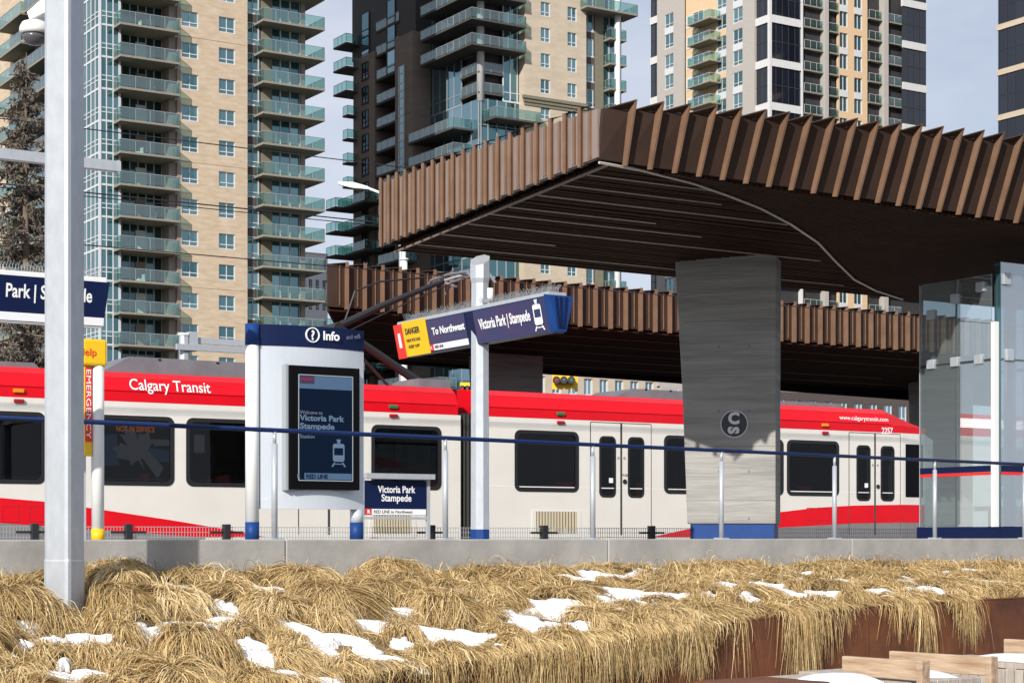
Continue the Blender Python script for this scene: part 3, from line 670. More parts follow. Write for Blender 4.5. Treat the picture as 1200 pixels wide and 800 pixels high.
def face(name, m, x0, x1, t0, t1, off, parent=None):
    """panel on the slanted face, t from 0 (bottom) to 1 (top)"""
    def P(x, t, o): return (x, -.08 - .09 * t - o, SB + (ST - SB) * t)
    return MB().loft([[P(x0, t0, off - .004), P(x1, t0, off - .004), P(x1, t0, off), P(x0, t0, off)], [P(x0, t1, off - .004), P(x1, t1, off - .004), P(x1, t1, off), P(x0, t1, off)]]).build(name, m, parent or ms_)
xs0, xs1 = -SF.b(512), -SF.b(484)
face('name_panel', 'sign_blue', .10, xr - .01, .0, .97, .008)
face('direction_panel', 'sign_blue', xs0, -.13, .22, .97, .008)
face('line_strip', 'white_print', xs0, -.13, .03, .215, .008)
face('danger_panel', 'sign_yellow', xs1, xs0 - .005, -.03, 1.06, .014)
dp = face('red_panel', 'sign_red', xl - .05, xs1 - .004, -.06, 1.02, .012)
face('hand_mark', 'white_print', xl + .04, xl + .11, .28, .66, .016, dp); 
for q in range(3): face('hand_mark', 'white_print', xl + .045 + .024 * q, xl + .06 + .024 * q, .66, .74, .016, dp)
tr_ = (math.pi/2 + tilt, 0, 0)
def fp(x, t, o=.016): return (x, -.08 - .09 * t - o, SB + (ST - SB) * t)
text('lettering', 'Victoria Park | Stampede', .19, 'white_print', ms_, fp(.22, .40), tr_, width=1.22, bold=.004)
ih = tram_icon(ms_, 0, 0, .30, 'white_print', 0.0)
ih.location = fp(xr - .20, .52); ih.rotation_euler = (tilt, 0, 0)
text('lettering', 'To Northwest', .135, 'white_print', ms_, fp(xs0 + .13, .50), tr_, width=.86, bold=.004)
text('lettering', 'R', .06, 'white_print', ms_, fp(xs0 + .02, .07, .020), tr_); face('line_mark', 'sign_red', xs0, xs0 + .09, .03, .215, .013)
text('lettering', 'RED LINE', .055, 'dark_print', ms_, fp(xs0 + .13, .085), tr_)
text('lettering', 'DANGER', .12, 'dark_print', ms_, fp(xs1 + .07, .66, .02), tr_, width=.40, bold=.002)
text('lettering', 'HIGH VOLTAGE', .06, 'dark_print', ms_, fp(xs1 + .07, .42, .02), tr_, width=.38)
text('lettering', 'KEEP OFF', .06, 'dark_print', ms_, fp(xs1 + .10, .22, .02), tr_, width=.30)
spikes(ms_, xl + .02, xr, ST + .055)
sk = MB().cyl(.26, 0, ST + .08, ST + .28, .042, 12).build('speaker', 'white_paint', ms_, True)
MB().box(.20, .32, -.05, -.035, ST + .10, ST + .14).build('speaker_bracket', 'rail_metal', sk)

# B: name sign seen flat on at the left
NQ = at(80, 21.0); NF = Frame(NQ)
ns = thing('platform_sign', 'navy station name sign partly hidden behind the thick left pole', 'sign', NQ)
x0, x1 = NF.a(-230), NF.a(123); zt_ = NF.z(333, x1); zb_ = zt_ - .50
MB().loft([[(x, -.16, zt_), (x, .16, zt_), (x - (.05 if x > 0 else 0), .08, zb_), (x - (.05 if x > 0 else 0), -.08, zb_)] for x in (x0, x1)]).build('sign_box', 'navy', ns)
MB().box(x0, x1 - .03, -.12, .12, zt_ + .001, zt_ + .06).build('top_cap', 'white_paint', ns)
MB().loft([[(x, -.09, zb_ + .005), (x, -.083, zb_ + .005), (x, -.099, zb_ + .095), (x, -.106, zb_ + .095)] for x in (x0, x1 - .05)]).build('line_strip', 'white_print', ns)
MB().box(x0, x1 - .06, -.075, .075, zb_ - .012, zb_ - .001).build('bottom_cap', 'white_paint', ns)
t_ = math.atan2(.08, .5)
text('lettering', 'Park | Stampede', .215, 'white_print', ns, (NF.a(2), -.128, NF.z(354, 0)), (math.pi/2 + t_, 0, 0), width=NF.a(102.5) - NF.a(2), bold=.004)
spikes(ns, x0, x1 - .05, zt_ + .06)
MB().cyl(-.02, .0, -.075, zb_, .055, 12).build('stanchion', 'galvanised', ns, True)

# ------------------------------------------------------------------ help point post
HQ = at(112, 23.0); HF = Frame(HQ)
hp = thing('help_point', 'slim white help post with yellow cap and red vertical lettering panel', 'help point', HQ)
pr_ = .078
MB().cyl(.03, 0, .09, 2.14, pr_, 18).build('post', 'white_paint', hp, True)
MB().cyl(.03, 0, -.075, .09, pr_ + .006, 18).build('post_foot', 'sign_yellow', hp, True)
c = MB().box(-.20, .12, -.095, .095, 2.13, 2.46).build('cap', 'sign_yellow', hp, bevel=.03)
text('lettering', 'Help', .13, 'sign_red', c, (-.27, -.101, 2.25))
pn = MB().box(-.15, -.055, -.03, .03, 1.0, 2.13).build('side_panel', 'sign_yellow', hp, bevel=.006)
MB().box(-.145, -.06, -.038, -.030, 1.18, 2.11).build('red_panel', 'sign_red', pn)
text('lettering', 'EMERGENCY', .085, 'white_print', pn, (-.132, -.042, 2.09), (math.pi/2, math.pi/2, 0), width=.86)
MB().box(-.20, -.13, -.02, .02, -.07, 1.0).build('leg', 'galvanised', hp)

# ------------------------------------------------------------------ information kiosk
KQ = at(298, 22.0); KF = Frame(KQ)
ki = thing('information_kiosk', 'tall white information kiosk with navy header and black display screen', 'kiosk', KQ)
ka = KF.a
kz = lambda px, py: KF.z(py, ka(px))
KT, KH = KF.z(379, 0), KF.z(404, 0)
xL, xR = ka(306), ka(427)
Lk = xR - xL; SAG = .13
def arc(x): return -SAG * (1 - ((x - (xL + xR) / 2) / (Lk / 2)) ** 2) + .02
def curved(mb, x0, x1, zf0, zf1, th=.05, off=0.0, n=16):
    rings = []
    for i in range(n + 1):
        x = x0 + (x1 - x0) * i / n; y = arc(x) - off; z0 = zf0(x) if callable(zf0) else zf0; z1 = zf1(x) if callable(zf1) else zf1
        rings.append([(x, y, z0), (x, y, z1), (x, y + th, z1), (x, y + th, z0)])
    return mb.loft(rings)
zb0 = KF.z(596, ka(340))
body = curved(MB(), xL, xR, lambda x: zb0, KH, .10).build('kiosk_body', 'kiosk_white', ki, True)
body.data.polygons.foreach_set('use_smooth', [False] * len(body.data.polygons))
curved(MB(), xL - .002, xR + .002, KH + .001, KT, .12, .008).build('header', 'navy', ki)
curved(MB(), xL, xR, zb0, lambda x: zb0 + .10 + .14 * (1 - ((x - (xL + xR) / 2) / (Lk / 2)) ** 2), .02, .012).build('apron', 'kiosk_white', ki)
for nm, xx in (('left_post', (ka(290) + ka(305)) / 2), ('right_post', (ka(413) + ka(427)) / 2)):
    r_ = .082
    p_ = MB().cyl(xx, .05, .17, KH if nm == 'left_post' else zb0, r_, 20).build('post', 'white_paint' if nm == 'left_post' else 'kiosk_white', ki, True)
    MB().cyl(xx, .05, -.075, .17, r_ + .003, 20).build('post_foot', 'base_blue', p_, True)
    if nm == 'left_post': MB().cyl(xx, .05, KH, KT, r_ + .004, 20).build('post_cap', 'base_blue', p_, True)
# screen: a flat box proud of the curved body
sx0, sx1 = ka(331), ka(413); sz0, sz1 = KF.z(574, ka(372)), KF.z(431, ka(372))
sy = -.20
scr = MB().box(sx0, sx1, sy, -.02, sz0, sz1).build('display', 'screen_black', ki, bevel=.008)
MB().box(sx0 - .035, sx0 - .001, sy + .03, -.02, sz0 - .01, sz1 + .01).build('display_side', 'rail_metal', scr)
gx0, gx1 = ka(342), ka(404); gz0, gz1 = KF.z(563, ka(372)), KF.z(442, ka(372))
MB().box(gx0, gx1, sy - .004, sy - .001, gz0, gz1).build('screen', 'screen_blue', scr)
ring_prism(MB(), rrect(gx0 - .01, gx1 + .01, gz0 - .01, gz1 + .01, .005, 1), rrect(gx0, gx1, gz0, gz1, .005, 1), sy - .006, sy - .001).build('screen_edge', 'rail_metal', scr)
MB().box(gx0, gx1, sy - .007, sy - .0045, gz1 - .16, gz1 - .005).build('screen_banner', 'screen_pale', scr)
MB().box(gx0 + .01, gx0 + .20, sy - .009, sy - .0075, gz1 - .10, gz1 - .006).build('screen_logo', 'screen_logo', scr)
text('screen_text', 'CALGARY', .038, 'lamp_red', scr, (gx0 + .02, sy - .011, gz1 - .06), width=.16)
text('screen_text', 'Welcome to', .062, 'ghost_print', scr, (gx0 + .01, sy - .008, kz(350, 486)), width=.30)
text('screen_text', 'Victoria Park', .098, 'screen_mid', scr, (gx0 + .01, sy - .008, kz(350, 493.5)), width=.60, bold=.003)
text('screen_text', 'Stampede', .098, 'screen_mid', scr, (gx0 + .01, sy - .008, kz(350, 503)), width=.46, bold=.003)
text('screen_text', 'Station', .062, 'ghost_print', scr, (gx0 + .01, sy - .008, kz(350, 514)), width=.19)
tram_icon(scr, ka(388), kz(388, 531), .26, 'screen_mid', sy - .006)
MB().box(gx0 + .07, gx1 - .01, sy - .007, sy - .0045, gz0 + .01, gz0 + .085).build('screen_banner', 'screen_pale', scr)
text('screen_text', 'RED LINE', .07, 'navy', scr, (gx0 + .09, sy - .009, gz0 + .022), bold=.002)
text('screen_text', 'R', .07, 'ghost_print', scr, (gx0 - .03, sy - .009, gz0 + .022))
hx = ka(361); hy = arc(hx) - .016; hz = KF.z(393.5, hx); hr_ = .092
def circ(r): return [(hx + r * math.cos(t * math.pi / 16), hz + r * math.sin(t * math.pi / 16)) for t in range(32)]
hm = ring_prism(MB(), circ(hr_), circ(hr_ * .86), hy - .012, hy + .012).build('info_mark', 'white_print', ki)
text('lettering', '?', .16, 'white_print', hm, (hx, hy - .008, hz - .057), align='CENTER', bold=.004)
text('lettering', 'Info', .15, 'white_print', ki, (ka(372.5), arc(ka(383)) - .035, KF.z(399.5, ka(380))), width=ka(391.5) - ka(372.5), bold=.004)
text('lettering', 'and wifi', .085, 'ghost_print', ki, (ka(402), arc(ka(404)) - .030, KF.z(399, ka(410))), (math.pi/2, -.12, .22), width=.22)

# ------------------------------------------------------------------ small name board on legs
BQ = at(428, 30.0); BF = Frame(BQ)
bo = thing('name_board', 'low navy name board in a grey frame beside the kiosk', 'sign', BQ)
bx0, bx1 = 0.0, BF.a(499); bzt = BF.z(562.5, 0); bzb = BF.z(603.5, bx1)
MB().box(bx0 - .02, bx1, -.02, .02, bzb, bzt).build('board', 'navy', bo)
MB().box(bx0 - .05, BF.a(504.5), -.16, .16, bzt + .03, bzt + .115).build('top_beam', 'galvanised', bo)
MB().box(bx0 - .05, BF.a(503), -.03, .03, bzb - .07, bzb - .03).build('lower_beam', 'galvanised', bo)
for xx in (bx0 - .055, BF.a(501.5)): MB().box(xx - .025, xx + .025, -.032, .032, -.075, bzt + .03).build('leg', 'galvanised', bo)
MB().box(bx0 - .01, bx1 - .01, -.026, -.021, bzb + .005, bzb + .10).build('line_strip', 'white_print', bo)
lm = MB().box(bx0 - .012, bx0 + .10, -.032, -.0265, bzb + .003, bzb + .105).build('line_mark', 'sign_red', bo)
text('lettering', 'R', .085, 'white_print', lm, (bx0 + .02, -.035, bzb + .025), bold=.003)
text('lettering', 'RED LINE to Northwest', .075, 'dark_print', bo, (bx0 + .14, -.029, bzb + .03), width=.72)
text('lettering', 'Victoria Park', .165, 'white_print', bo, ((bx0 + bx1) / 2, -.024, BF.z(577, .5)), align='CENTER', width=.70, bold=.003)
text('lettering', 'Stampede', .165, 'white_print', bo, ((bx0 + bx1) / 2, -.024, BF.z(587, .5)), align='CENTER', width=.56, bold=.003)

# ------------------------------------------------------------------ glass shelter at the right
GQ = at(1168, 26.0); GF = Frame(GQ)
gs = thing('glass_shelter', 'frameless glass platform shelter with metal clamps at the right edge', 'shelter', GQ)
D_ = GF.b(1079); D2 = GF.b(1121)
zt1_, zmid = 3.84, GF.z(421, 0)
def pane(nm, x0, x1, y0, y1, z0, z1):
    return MB().box(x0, x1, y0, y1, z0, z1).build(nm, 'shelter_glass', gs)
for y0, y1 in ((.09, D2 - .01), (D2 + .01, D_)):
    for z0, z1 in ((.14, zmid - .02), (zmid + .02, zt1_ - .12)):
        pane('pane', -.012, .006, y0, y1, z0, z1)
MB().box(-.016, .01, D2 - .008, D2 + .008, .14, zt1_ - .12).build('pane_joint', 'slab_dark', gs)
MB().box(-.016, .01, D_, D_ + .015, .14, zt1_ - .12).build('pane_joint', 'rail_metal', gs)
LENG = 6.0
for k in range(4):
    x0 = .06 + 1.5 * k
    for z0, z1 in ((.14, zmid - .02), (zmid + .02, zt1_ + .05)): pane('pane', x0 + .01, x0 + 1.49, -.006, .012, z0, z1)
for y0, y1 in ((.09, D_),): 
    for k in (1, 4): 
        for z0, z1 in ((.14, zmid - .02), (zmid + .02, zt1_ - .12)): pane('pane', .06 + 1.5 * k, .08 + 1.5 * k, y0, y1, z0, z1)
MB().box(-.035, .045, .0, .075, -.075, zt1_ - .8).build('corner_post', 'white_paint', gs)
MB().box(.05, .066, -.02, .09, .14, zt1_ + .05).build('glass_fin', 'pane_teal', gs)
MB().box(-.05, .04, -.03, D_ + .03, -.075, .135).build('base_plinth', 'navy', gs)
MB().box(.045, LENG + .1, -.03, .05, -.075, .135).build('base_plinth', 'navy', gs)
MB().box(.012, .03, .08, D_, zmid - .018, zmid + .018).build('transom', 'slab_dark', gs)
MB().box(.06, LENG, .02, .05, zmid - .03, zmid + .03).build('transom', 'rail_metal', gs)
MB().box(.012, .05, .1, D_, zmid - .18, zmid - .12).build('inner_beam', 'slab_dark', gs)
for px, py in ((1092, 369), (1120, 350), (1150, 336), (1092, 427), (1120, 424), (1148, 421)):
    b_ = GF.b(px); z_ = GF.z(py, 0, b_)
    MB().box(-.045, .035, b_ - .075, b_ + .075, z_ - .07, z_ + .07).build('clamp', 'galvanised', gs, bevel=.012)
for x_, py in ((.16, 327), (.22, 416), (.72, 416)):
    z_ = GF.z(py, x_); MB().box(x_ - .06, x_ + .09, -.045, .04, z_ - .085, z_ + .085).build('clamp', 'galvanised', gs, bevel=.012)
# warning band on the glass
zb_ = GF.z(543, 0)
MB().box(-.0165, -.0125, .1, D_, zb_ - .11, zb_ - .02).build('warning_band', 'navy', gs)
MB().box(-.0165, -.0125, .1, D_, zb_ - .155, zb_ - .112).build('warning_band', 'sign_red', gs)
MB().box(.07, LENG, -.0105, -.0065, zb_ - .11, zb_ - .02).build('warning_band', 'navy', gs)
MB().box(.07, LENG, -.0105, -.0065, zb_ - .155, zb_ - .112).build('warning_band', 'sign_red', gs)
# bench and heater column inside the shelter
MB().box(1.0, 4.2, 1.0, 1.4, .38, .45).build('bench_seat', 'rail_metal', gs); 
for x_ in (1.2, 4.0): MB().box(x_, x_ + .06, 1.1, 1.3, -.075, .38).build('bench_leg', 'black_metal', gs)
MB().cyl(1.35, 1.0, -.075, 3.7, .09, 12).build('inner_column', 'train_grey', gs, True)

# ------------------------------------------------------------------ poles, lamps, signals and wires behind the train
def at3(px, py, Y): p = at(px, Y, py); return p
o = at(216, 50); of = Frame(o)
cp = thing('catenary_pole', 'pale overhead wire pole with double arm behind the train roof, left of the kiosk', 'pole', o)
MB().cyl(0, 0, -1.1, of.z(393, 0), .155, 8, .145).build('pole_shaft', 'galvanised', cp)
MB().cyl(0, 0, of.z(393, 0), of.z(390.5, 0), .17, 8).build('pole_cap', 'white_paint', cp)
zz = of.z(398, 0)
MB().box(.14, 3.6, -.05, .05, zz - .09, zz + .08).build('upper_arm', 'galvanised', cp)
MB().box(-.30, 3.6, -.22, -.12, zz - .30, zz - .14).build('lower_arm', 'galvanised', cp)
MB().box(.10, .34, -.14, .14, zz - .3, zz + .22).build('clamp', 'galvanised', cp)
o = at(473.5, 52); of = Frame(o)
cp = thing('catenary_pole', 'slim white round pole in front of the dark tower, left of the danger sign', 'pole', o)
MB().cyl(0, 0, -1.1, of.z(304, 0), .095, 12).build('pole_shaft', 'white_paint', cp, True)
MB().cyl(0, 0, of.z(304, 0), of.z(288, 0), .06, 12).cyl(0, 0, of.z(305, 0), of.z(303, 0), .13, 12).build('pole_cap', 'white_paint', cp, True)
o = at(470, 62); of = Frame(o)
sl = thing('street_lamp', 'street lamp with long curved arm, its head showing left of the near canopy', 'street lamp', (o.x, o.y, 0), 0)
def lp(px, py): q = at(px, 62, py); return (q.x - o.x, 0, q.z)
MB().tube([(0, 0, -1.5), lp(470, 300), lp(468, 245)], .09, 10, .06).build('mast', 'galvanised', sl, True)
MB().tube([lp(468, 245), lp(462, 236), lp(448, 227), lp(430, 220)], .045, 8).build('arm', 'white_paint', sl, True)
h0, h1 = Vector(lp(432, 221)), Vector(lp(397, 215))
MB().loft([[(h0.x, -.06, h0.z - .03), (h0.x, .06, h0.z - .03), (h0.x, .06, h0.z + .06), (h0.x, -.06, h0.z + .06)], [(h0.x * .5 + h1.x * .5, -.15, h0.z + .0), (h0.x * .5 + h1.x * .5, .15, h0.z + .0), (h0.x * .5 + h1.x * .5, .10, h0.z + .20), (h0.x * .5 + h1.x * .5, -.10, h0.z + .20)], [(h1.x, -.08, h1.z - .04), (h1.x, .08, h1.z - .04), (h1.x, .05, h1.z + .05), (h1.x, -.05, h1.z + .05)]]).build('lamp_head', 'white_paint', sl)
def signal(px, py, w, h, Y, label):
    o = at(px, Y)
    t = thing('traffic_signal', label, 'traffic light', o, 0)
    z = (HOR - py) * Y / FOC; ww = w * Y / FOC; hh = h * Y / FOC
    MB().cyl(ww * .45, .12, -1.5, z + hh * .3, .06, 10).build('mast', 'galvanised', t, True)
    b = MB().box(-ww/2, ww/2, -.02, .02, z - hh/2, z + hh/2).build('backboard', 'sign_yellow', t)
    bx = MB().box(-ww * .42, ww * .36, -.16, -.02, z - hh * .22, z + hh * .22).build('signal_box', 'sign_yellow', t, bevel=.02)
    for i in range(3):
        x = -ww * .34 + ww * .29 * i
        MB().prism([(x + .135 * math.cos(k * .3927), z + .0 + .135 * math.sin(k * .3927)) for k in range(16)], 'y', -.40, -.16).build('visor', 'black_metal', bx)
        MB().prism([(x + .05 * math.cos(k * .3927), z + .05 * math.sin(k * .3927)) for k in range(16)], 'y', -.405, -.401).build('lens', ('lamp_red', 'lamp_lens', 'lamp_green')[i], bx)
signal(662, 446, 30, 20, 66, 'yellow horizontal traffic light above the train roof, right of the slim pole')
signal(549, 457, 20, 18, 64, 'yellow traffic light peeping out left of the slim pole')
o = at(776, 90); t = thing('street_name_sign', 'green street name sign above the train roof beside the concrete pillar', 'sign', o, 0)
z = (HOR - 463) * 90 / FOC; MB().box(-.75, .75, -.02, .02, z - .14, z + .14).build('blade', 'street_green', t); MB().cyl(.8, 0, -1.5, z + .3, .06, 8).build('post', 'galvanised', t)
MB().box(-.5, .4, -.03, -.021, z - .04, z + .04).build('legend', 'white_print', t)
# wires
def wire(px, py, Y, a0, a1, sag, r, label):
    q = at(px, Y, py); f = Frame(Vector((q.x, q.y, 0)))
    pts = []
    for i in range(25):
        t = i / 24; a = a0 + (a1 - a0) * t
        p = Vector((q.x, q.y, 0)) + U * a; pts.append((p.x, p.y, q.z - sag * 4 * t * (1 - t)))
    tag(MB().tube(pts, r, 5).build('overhead_wire', 'black_metal', None), label, 'wire', 'overhead wires above the tracks')
wire(100, 151, 28.0, -14, 40, .0, .009, 'topmost thin black wire crossing the tall tan tower')
wire(100, 225.5, 28.3, -14, 40, .0, .011, 'upper of the close pair of wires crossing the tan tower')
wire(100, 230, 28.3, -14, 40, .0, .008, 'lower of the close pair of wires crossing the tan tower')
wire(100, 287, 33.4, -14, 48, .0, .011, 'lowest wire, passing in front of the rear canopy fascia')
# ------------------------------------------------------------------ apartment towers
_k = {}
def window_kit(w, h, fm='frame_white', pm='pane_teal', lower=.3, mull=1, fw=.07, dep=.14):
    key = ('w', round(w, 2), round(h, 2), fm, pm, lower, mull)
    if key not in _k:
        f = MB(); x0, x1 = -w/2, w/2
        f.box(x0, x0 + fw, -.04, dep, 0, h).box(x1 - fw, x1, -.04, dep, 0, h).box(x0 + fw, x1 - fw, -.04, dep, h - fw, h).box(x0 - .08, x1 + .08, -.10, dep, -.07, fw)
        for i in range(mull): x = x0 + w * (i + 1) / (mull + 1); f.box(x - fw * .45, x + fw * .45, -.02, dep, fw, h - fw)
        if lower: f.box(x0 + fw, x1 - fw, -.015, dep, h * lower - .04, h * lower + .04)
        _k[key] = (f.mesh('window', fm), MB().box(x0 + .02, x1 - .02, .06, .09, .02, h - .02).mesh('pane', pm))
    return _k[key]
def put_window(parent, kit, x, y, z, rot=FRONT):
    o = inst('window', kit[0], parent, (x, y, z), rot); inst('pane', kit[1], o); return o
def balcony_kit(L_, D_, slab='slab', hgt=1.05, sides='LR', rail='rail_metal', g='balcony_glass', th=.21, pitch=1.25):
    key = ('b', round(L_, 2), round(D_, 2), slab, hgt, sides, rail, g, pitch)
    if key not in _k:
        s_ = MB().box(0, L_, -D_, 0, -th, 0)
        gm = MB(); pm = MB()
        runs = [((0.05, -D_ + .05), (L_ - .05, -D_ + .05))]
        if 'L' in sides: runs.append(((.05, -D_ + .05), (.05, -.05)))
        if 'R' in sides: runs.append(((L_ - .05, -D_ + .05), (L_ - .05, -.05)))
        for (xa, ya), (xb, yb) in runs:
            n = max(1, round(math.hypot(xb - xa, yb - ya) / pitch))
            for i in range(n + 1):
                x, y = xa + (xb - xa) * i / n, ya + (yb - ya) * i / n; pm.box(x - .018, x + .018, y - .018, y + .018, 0, hgt)
            if xa == xb: gm.box(xa - .012, xa + .012, ya + .03, yb, .07, hgt - .03); pm.box(xa - .03, xa + .03, ya, yb, hgt - .02, hgt + .02)
            else: gm.box(xa + .03, xb - .03, ya - .012, ya + .012, .07, hgt - .03); pm.box(xa, xb, ya - .03, ya + .03, hgt - .021, hgt + .021)
        _k[key] = (s_.mesh('balcony', slab), gm.mesh('glass_railing', g), pm.mesh('railing_post', rail))
    return _k[key]
def put_balcony(parent, kit, x, y, z, rot=FRONT):
    o = inst('balcony', kit[0], parent, (x, y, z), rot); inst('glass_railing', kit[1], o); inst('railing_post', kit[2], o); return o
def glazing_kit(w, h, n, fm='frame_white', pm='pane_teal', trans=(.3,), fw=.09, spandrel=None):
    key = ('g', round(w, 2), round(h, 2), n, fm, pm, trans, spandrel, fw)
    if key not in _k:
        f = MB()
        for i in range(n + 1): x = w * i / n; f.box(x - fw/2, x + fw/2, -.06, .06, 0, h)
        f.box(0, w, -.05, .05, -.06, .12)
        for t in trans: f.box(0, w, -.05, .05, h * t - .04, h * t + .04)
        _k[key] = (f.mesh('window_bay', fm), [MB().box(w * i / n + .03, w * (i + 1) / n - .03, .0, .03, .0, h - .01).mesh('pane', pm) for i in range(n)])
    return _k[key]
def put_glazing(parent, kit, x, y, z, rot=FRONT):
    o = inst('window_bay', kit[0], parent, (x, y, z), rot)
    for p in kit[1]: inst('pane', p, o)
    return o
def block(parent, m, x0, x1, y0, y1, z0, z1, name='wall'): return MB().box(x0, x1, y0, y1, z0, z1).build(name, m, parent)

# ---- A: tan brick tower at the left
QA = at(212, 168.0); FA = Frame(QA); fa, fb = FA.a, FA.b
tA = thing('apartment_tower', 'tall tan brick apartment tower with rows of glass balconies on the left', 'building', (QA.x, QA.y, 0))
H = 2.868; F0 = FA.z(14, 1) - 1.43 - .85
KS = range(-13, 3)
zlo, zhi = GZ, 104.0
ztop_d = F0 + 3 * H
# tan front with two columns of real window openings
c1, c2 = (fa(212.6) + fa(231.5)) / 2, (fa(257.5) + fa(274.5)) / 2
ww = 1.62; zw0, zw1 = .85, 2.28
zsA = [(F0 + k * H + zw0, F0 + k * H + zw1) for k in KS]
aL, aR = 0.0, fa(290)
openings_wall(MB(), aL, aR, zlo, zhi, 0, .30, [(c - ww/2, c + ww/2, zsA) for c in (c1 + .06, c2)]).build('brick_wall', 'brick_tan', tA)
kw = window_kit(ww, 1.43)
for k in KS:
    for c in (c1 + .06, c2): put_window(tA, kw, c, .12, F0 + k * H + zw0)
for k in range(-12, 3, 4): MB().box(aL, aR, -.03, 0, F0 + k * H - .05, F0 + k * H + .03).build('brick_course', 'brick_tan', tA)
# core, sized by the outline of the plan
bay_a = fa(117, 0.5); bay_bk = fb(97, bay_a); left_a = bay_a + .6; back_b = fb(-90, left_a)
aE = fa(358, .4)
block(tA, 'wall_taupe', fa(189, 2.2), aR, .31, 24, zlo, zhi, 'tower_core')
block(tA, 'cladding_dark', bay_a + .5, fa(189, 2.2) - .002, 2.4, 24, zlo, zhi, 'tower_core')
block(tA, 'brick_tan', left_a, bay_a + 9, bay_bk + .05, back_b, zlo, zhi, 'left_wing')
# shaded return wall beside the left balconies
block(tA, 'wall_taupe', fa(189, 2.2), -.003, 2.15, 2.3, zlo, zhi, 'return_wall')
block(tA, 'wall_taupe', -.35, -.003, .0, 2.15, zlo, zhi, 'return_wall')
# corner glass bay and recessed glazing with balconies
gx0, gx1 = bay_a, fa(140, .5)
kg1 = glazing_kit(gx1 - gx0, H, 3, trans=(.28, .42)); kg2 = glazing_kit(bay_bk - .5, H, 4, trans=(.28, .42))
rx0, rx1 = gx1, fa(189, 2.2)
kg3 = glazing_kit(rx1 - rx0, H, 6, pm='pane_dark', trans=())
kbl = balcony_kit(fa(211, -1.3) - fa(141, -1.3), 3.35)
for k in KS:
    z = F0 + k * H
    put_glazing(tA, kg1, gx0, .5, z); put_glazing(tA, kg2, bay_a, bay_bk, z, LEFT)
    put_glazing(tA, kg3, rx0, 2.1, z)
    put_balcony(tA, kbl, fa(141, -1.3), 2.05, z)
    MB().box(bay_a + .05, gx1, .56, 2.5, z - .2, z + .02).build('floor_slab', 'slab', tA)
    dx = rx0 + (rx1 - rx0) * (.45 + .0 * k); MB().box(dx, dx + .95, 2.0, 2.06, z + .02, z + 2.2).build('balcony_door', 'frame_white' if k % 2 else 'wall_taupe', tA)
    # balcony furniture
    if k % 2 == 0:
        fx = fa(160 + (k * 7) % 30, 0); fo = MB().box(fx, fx + .6, .3, .9, z, z + .42).box(fx + .5, fx + .6, .3, .9, z + .42, z + .85)
        fo.build('balcony_chair', 'pane_blue' if k % 4 else 'stucco_white', tA)
for x in (gx0, gx1): block(tA, 'frame_white', x - .10, x + .10, .40, .62, zlo, zhi, 'corner_mullion')
block(tA, 'frame_white', bay_a - .1, bay_a + .1, bay_bk - .1, bay_bk + .1, zlo, zhi, 'corner_mullion')
# dark strip and olive strip right of the brick
s0, s1 = aR, fa(306, .6)
dk = window_kit(fa(304.5, .6) - fa(290.8, .6), 2.05, lower=.22)
openings_wall(MB(), s0 + .003, s1, zlo, zhi, .6, .75, [((s0 + s1) / 2 - .62, (s0 + s1) / 2 + .62, [(F0 + k * H + .35, F0 + k * H + 2.38) for k in KS])]).build('dark_wall', 'cladding_brown', tA)
dk = window_kit(1.22, 2.03, lower=.22)
block(tA, 'cladding_dark', s0 + .01, s1, .95, 20, zlo, zhi, 'tower_core')
block(tA, 'wall_olive', s1, fa(319, .4), .4, 20, zlo, zhi, 'olive_wall')
g0, g1 = fa(319, .4), fa(351, .8)
kg4 = glazing_kit(g1 - g0, H - .12, 3, trans=(), fw=.12)
block(tA, 'cladding_dark', g0, g1, 1.1, 20, zlo, zhi, 'tower_core')
block(tA, 'wall_taupe', g1, aE, .45, 20, zlo, zhi, 'end_wall')
bx0 = fa(308.5, -1.4); bx1 = fa(381, -1.4)
kbr = balcony_kit(bx1 - bx0, 4.3)
for k in KS:
    z = F0 + k * H - .55
    put_window(tA, dk, (s0 + s1) / 2, .66, F0 + k * H + .35)
    put_glazing(tA, kg4, g0, .8, z)
    put_balcony(tA, kbr, bx0, 2.9, z)
# left wing balconies with windows
for (p0_, p1_, dz) in ((-2, 25, .0), (29, 60, -.2)):
    y0_, y1_ = fb(p1_, left_a - 1.6), fb(p0_, left_a - 1.6)
    kb = balcony_kit(abs(y1_ - y0_), 1.7)
    kw2 = window_kit(1.5, 2.0, lower=0); kw3 = window_kit(1.1, 1.4)
    for k in KS:
        z = F0 + k * H + dz
        put_balcony(tA, kb, left_a, max(y0_, y1_), z, LEFT)
        put_window(tA, kw2, left_a - .05, (y0_ + y1_) / 2 - 1, z + .05, LEFT)
        put_window(tA, kw3, left_a - .05, max(y0_, y1_) + 1.6, z + .9, LEFT)
block(tA, 'stucco_grey', -.5, aR + 2, .6, 20, zhi, zhi + 3, 'roof_house')

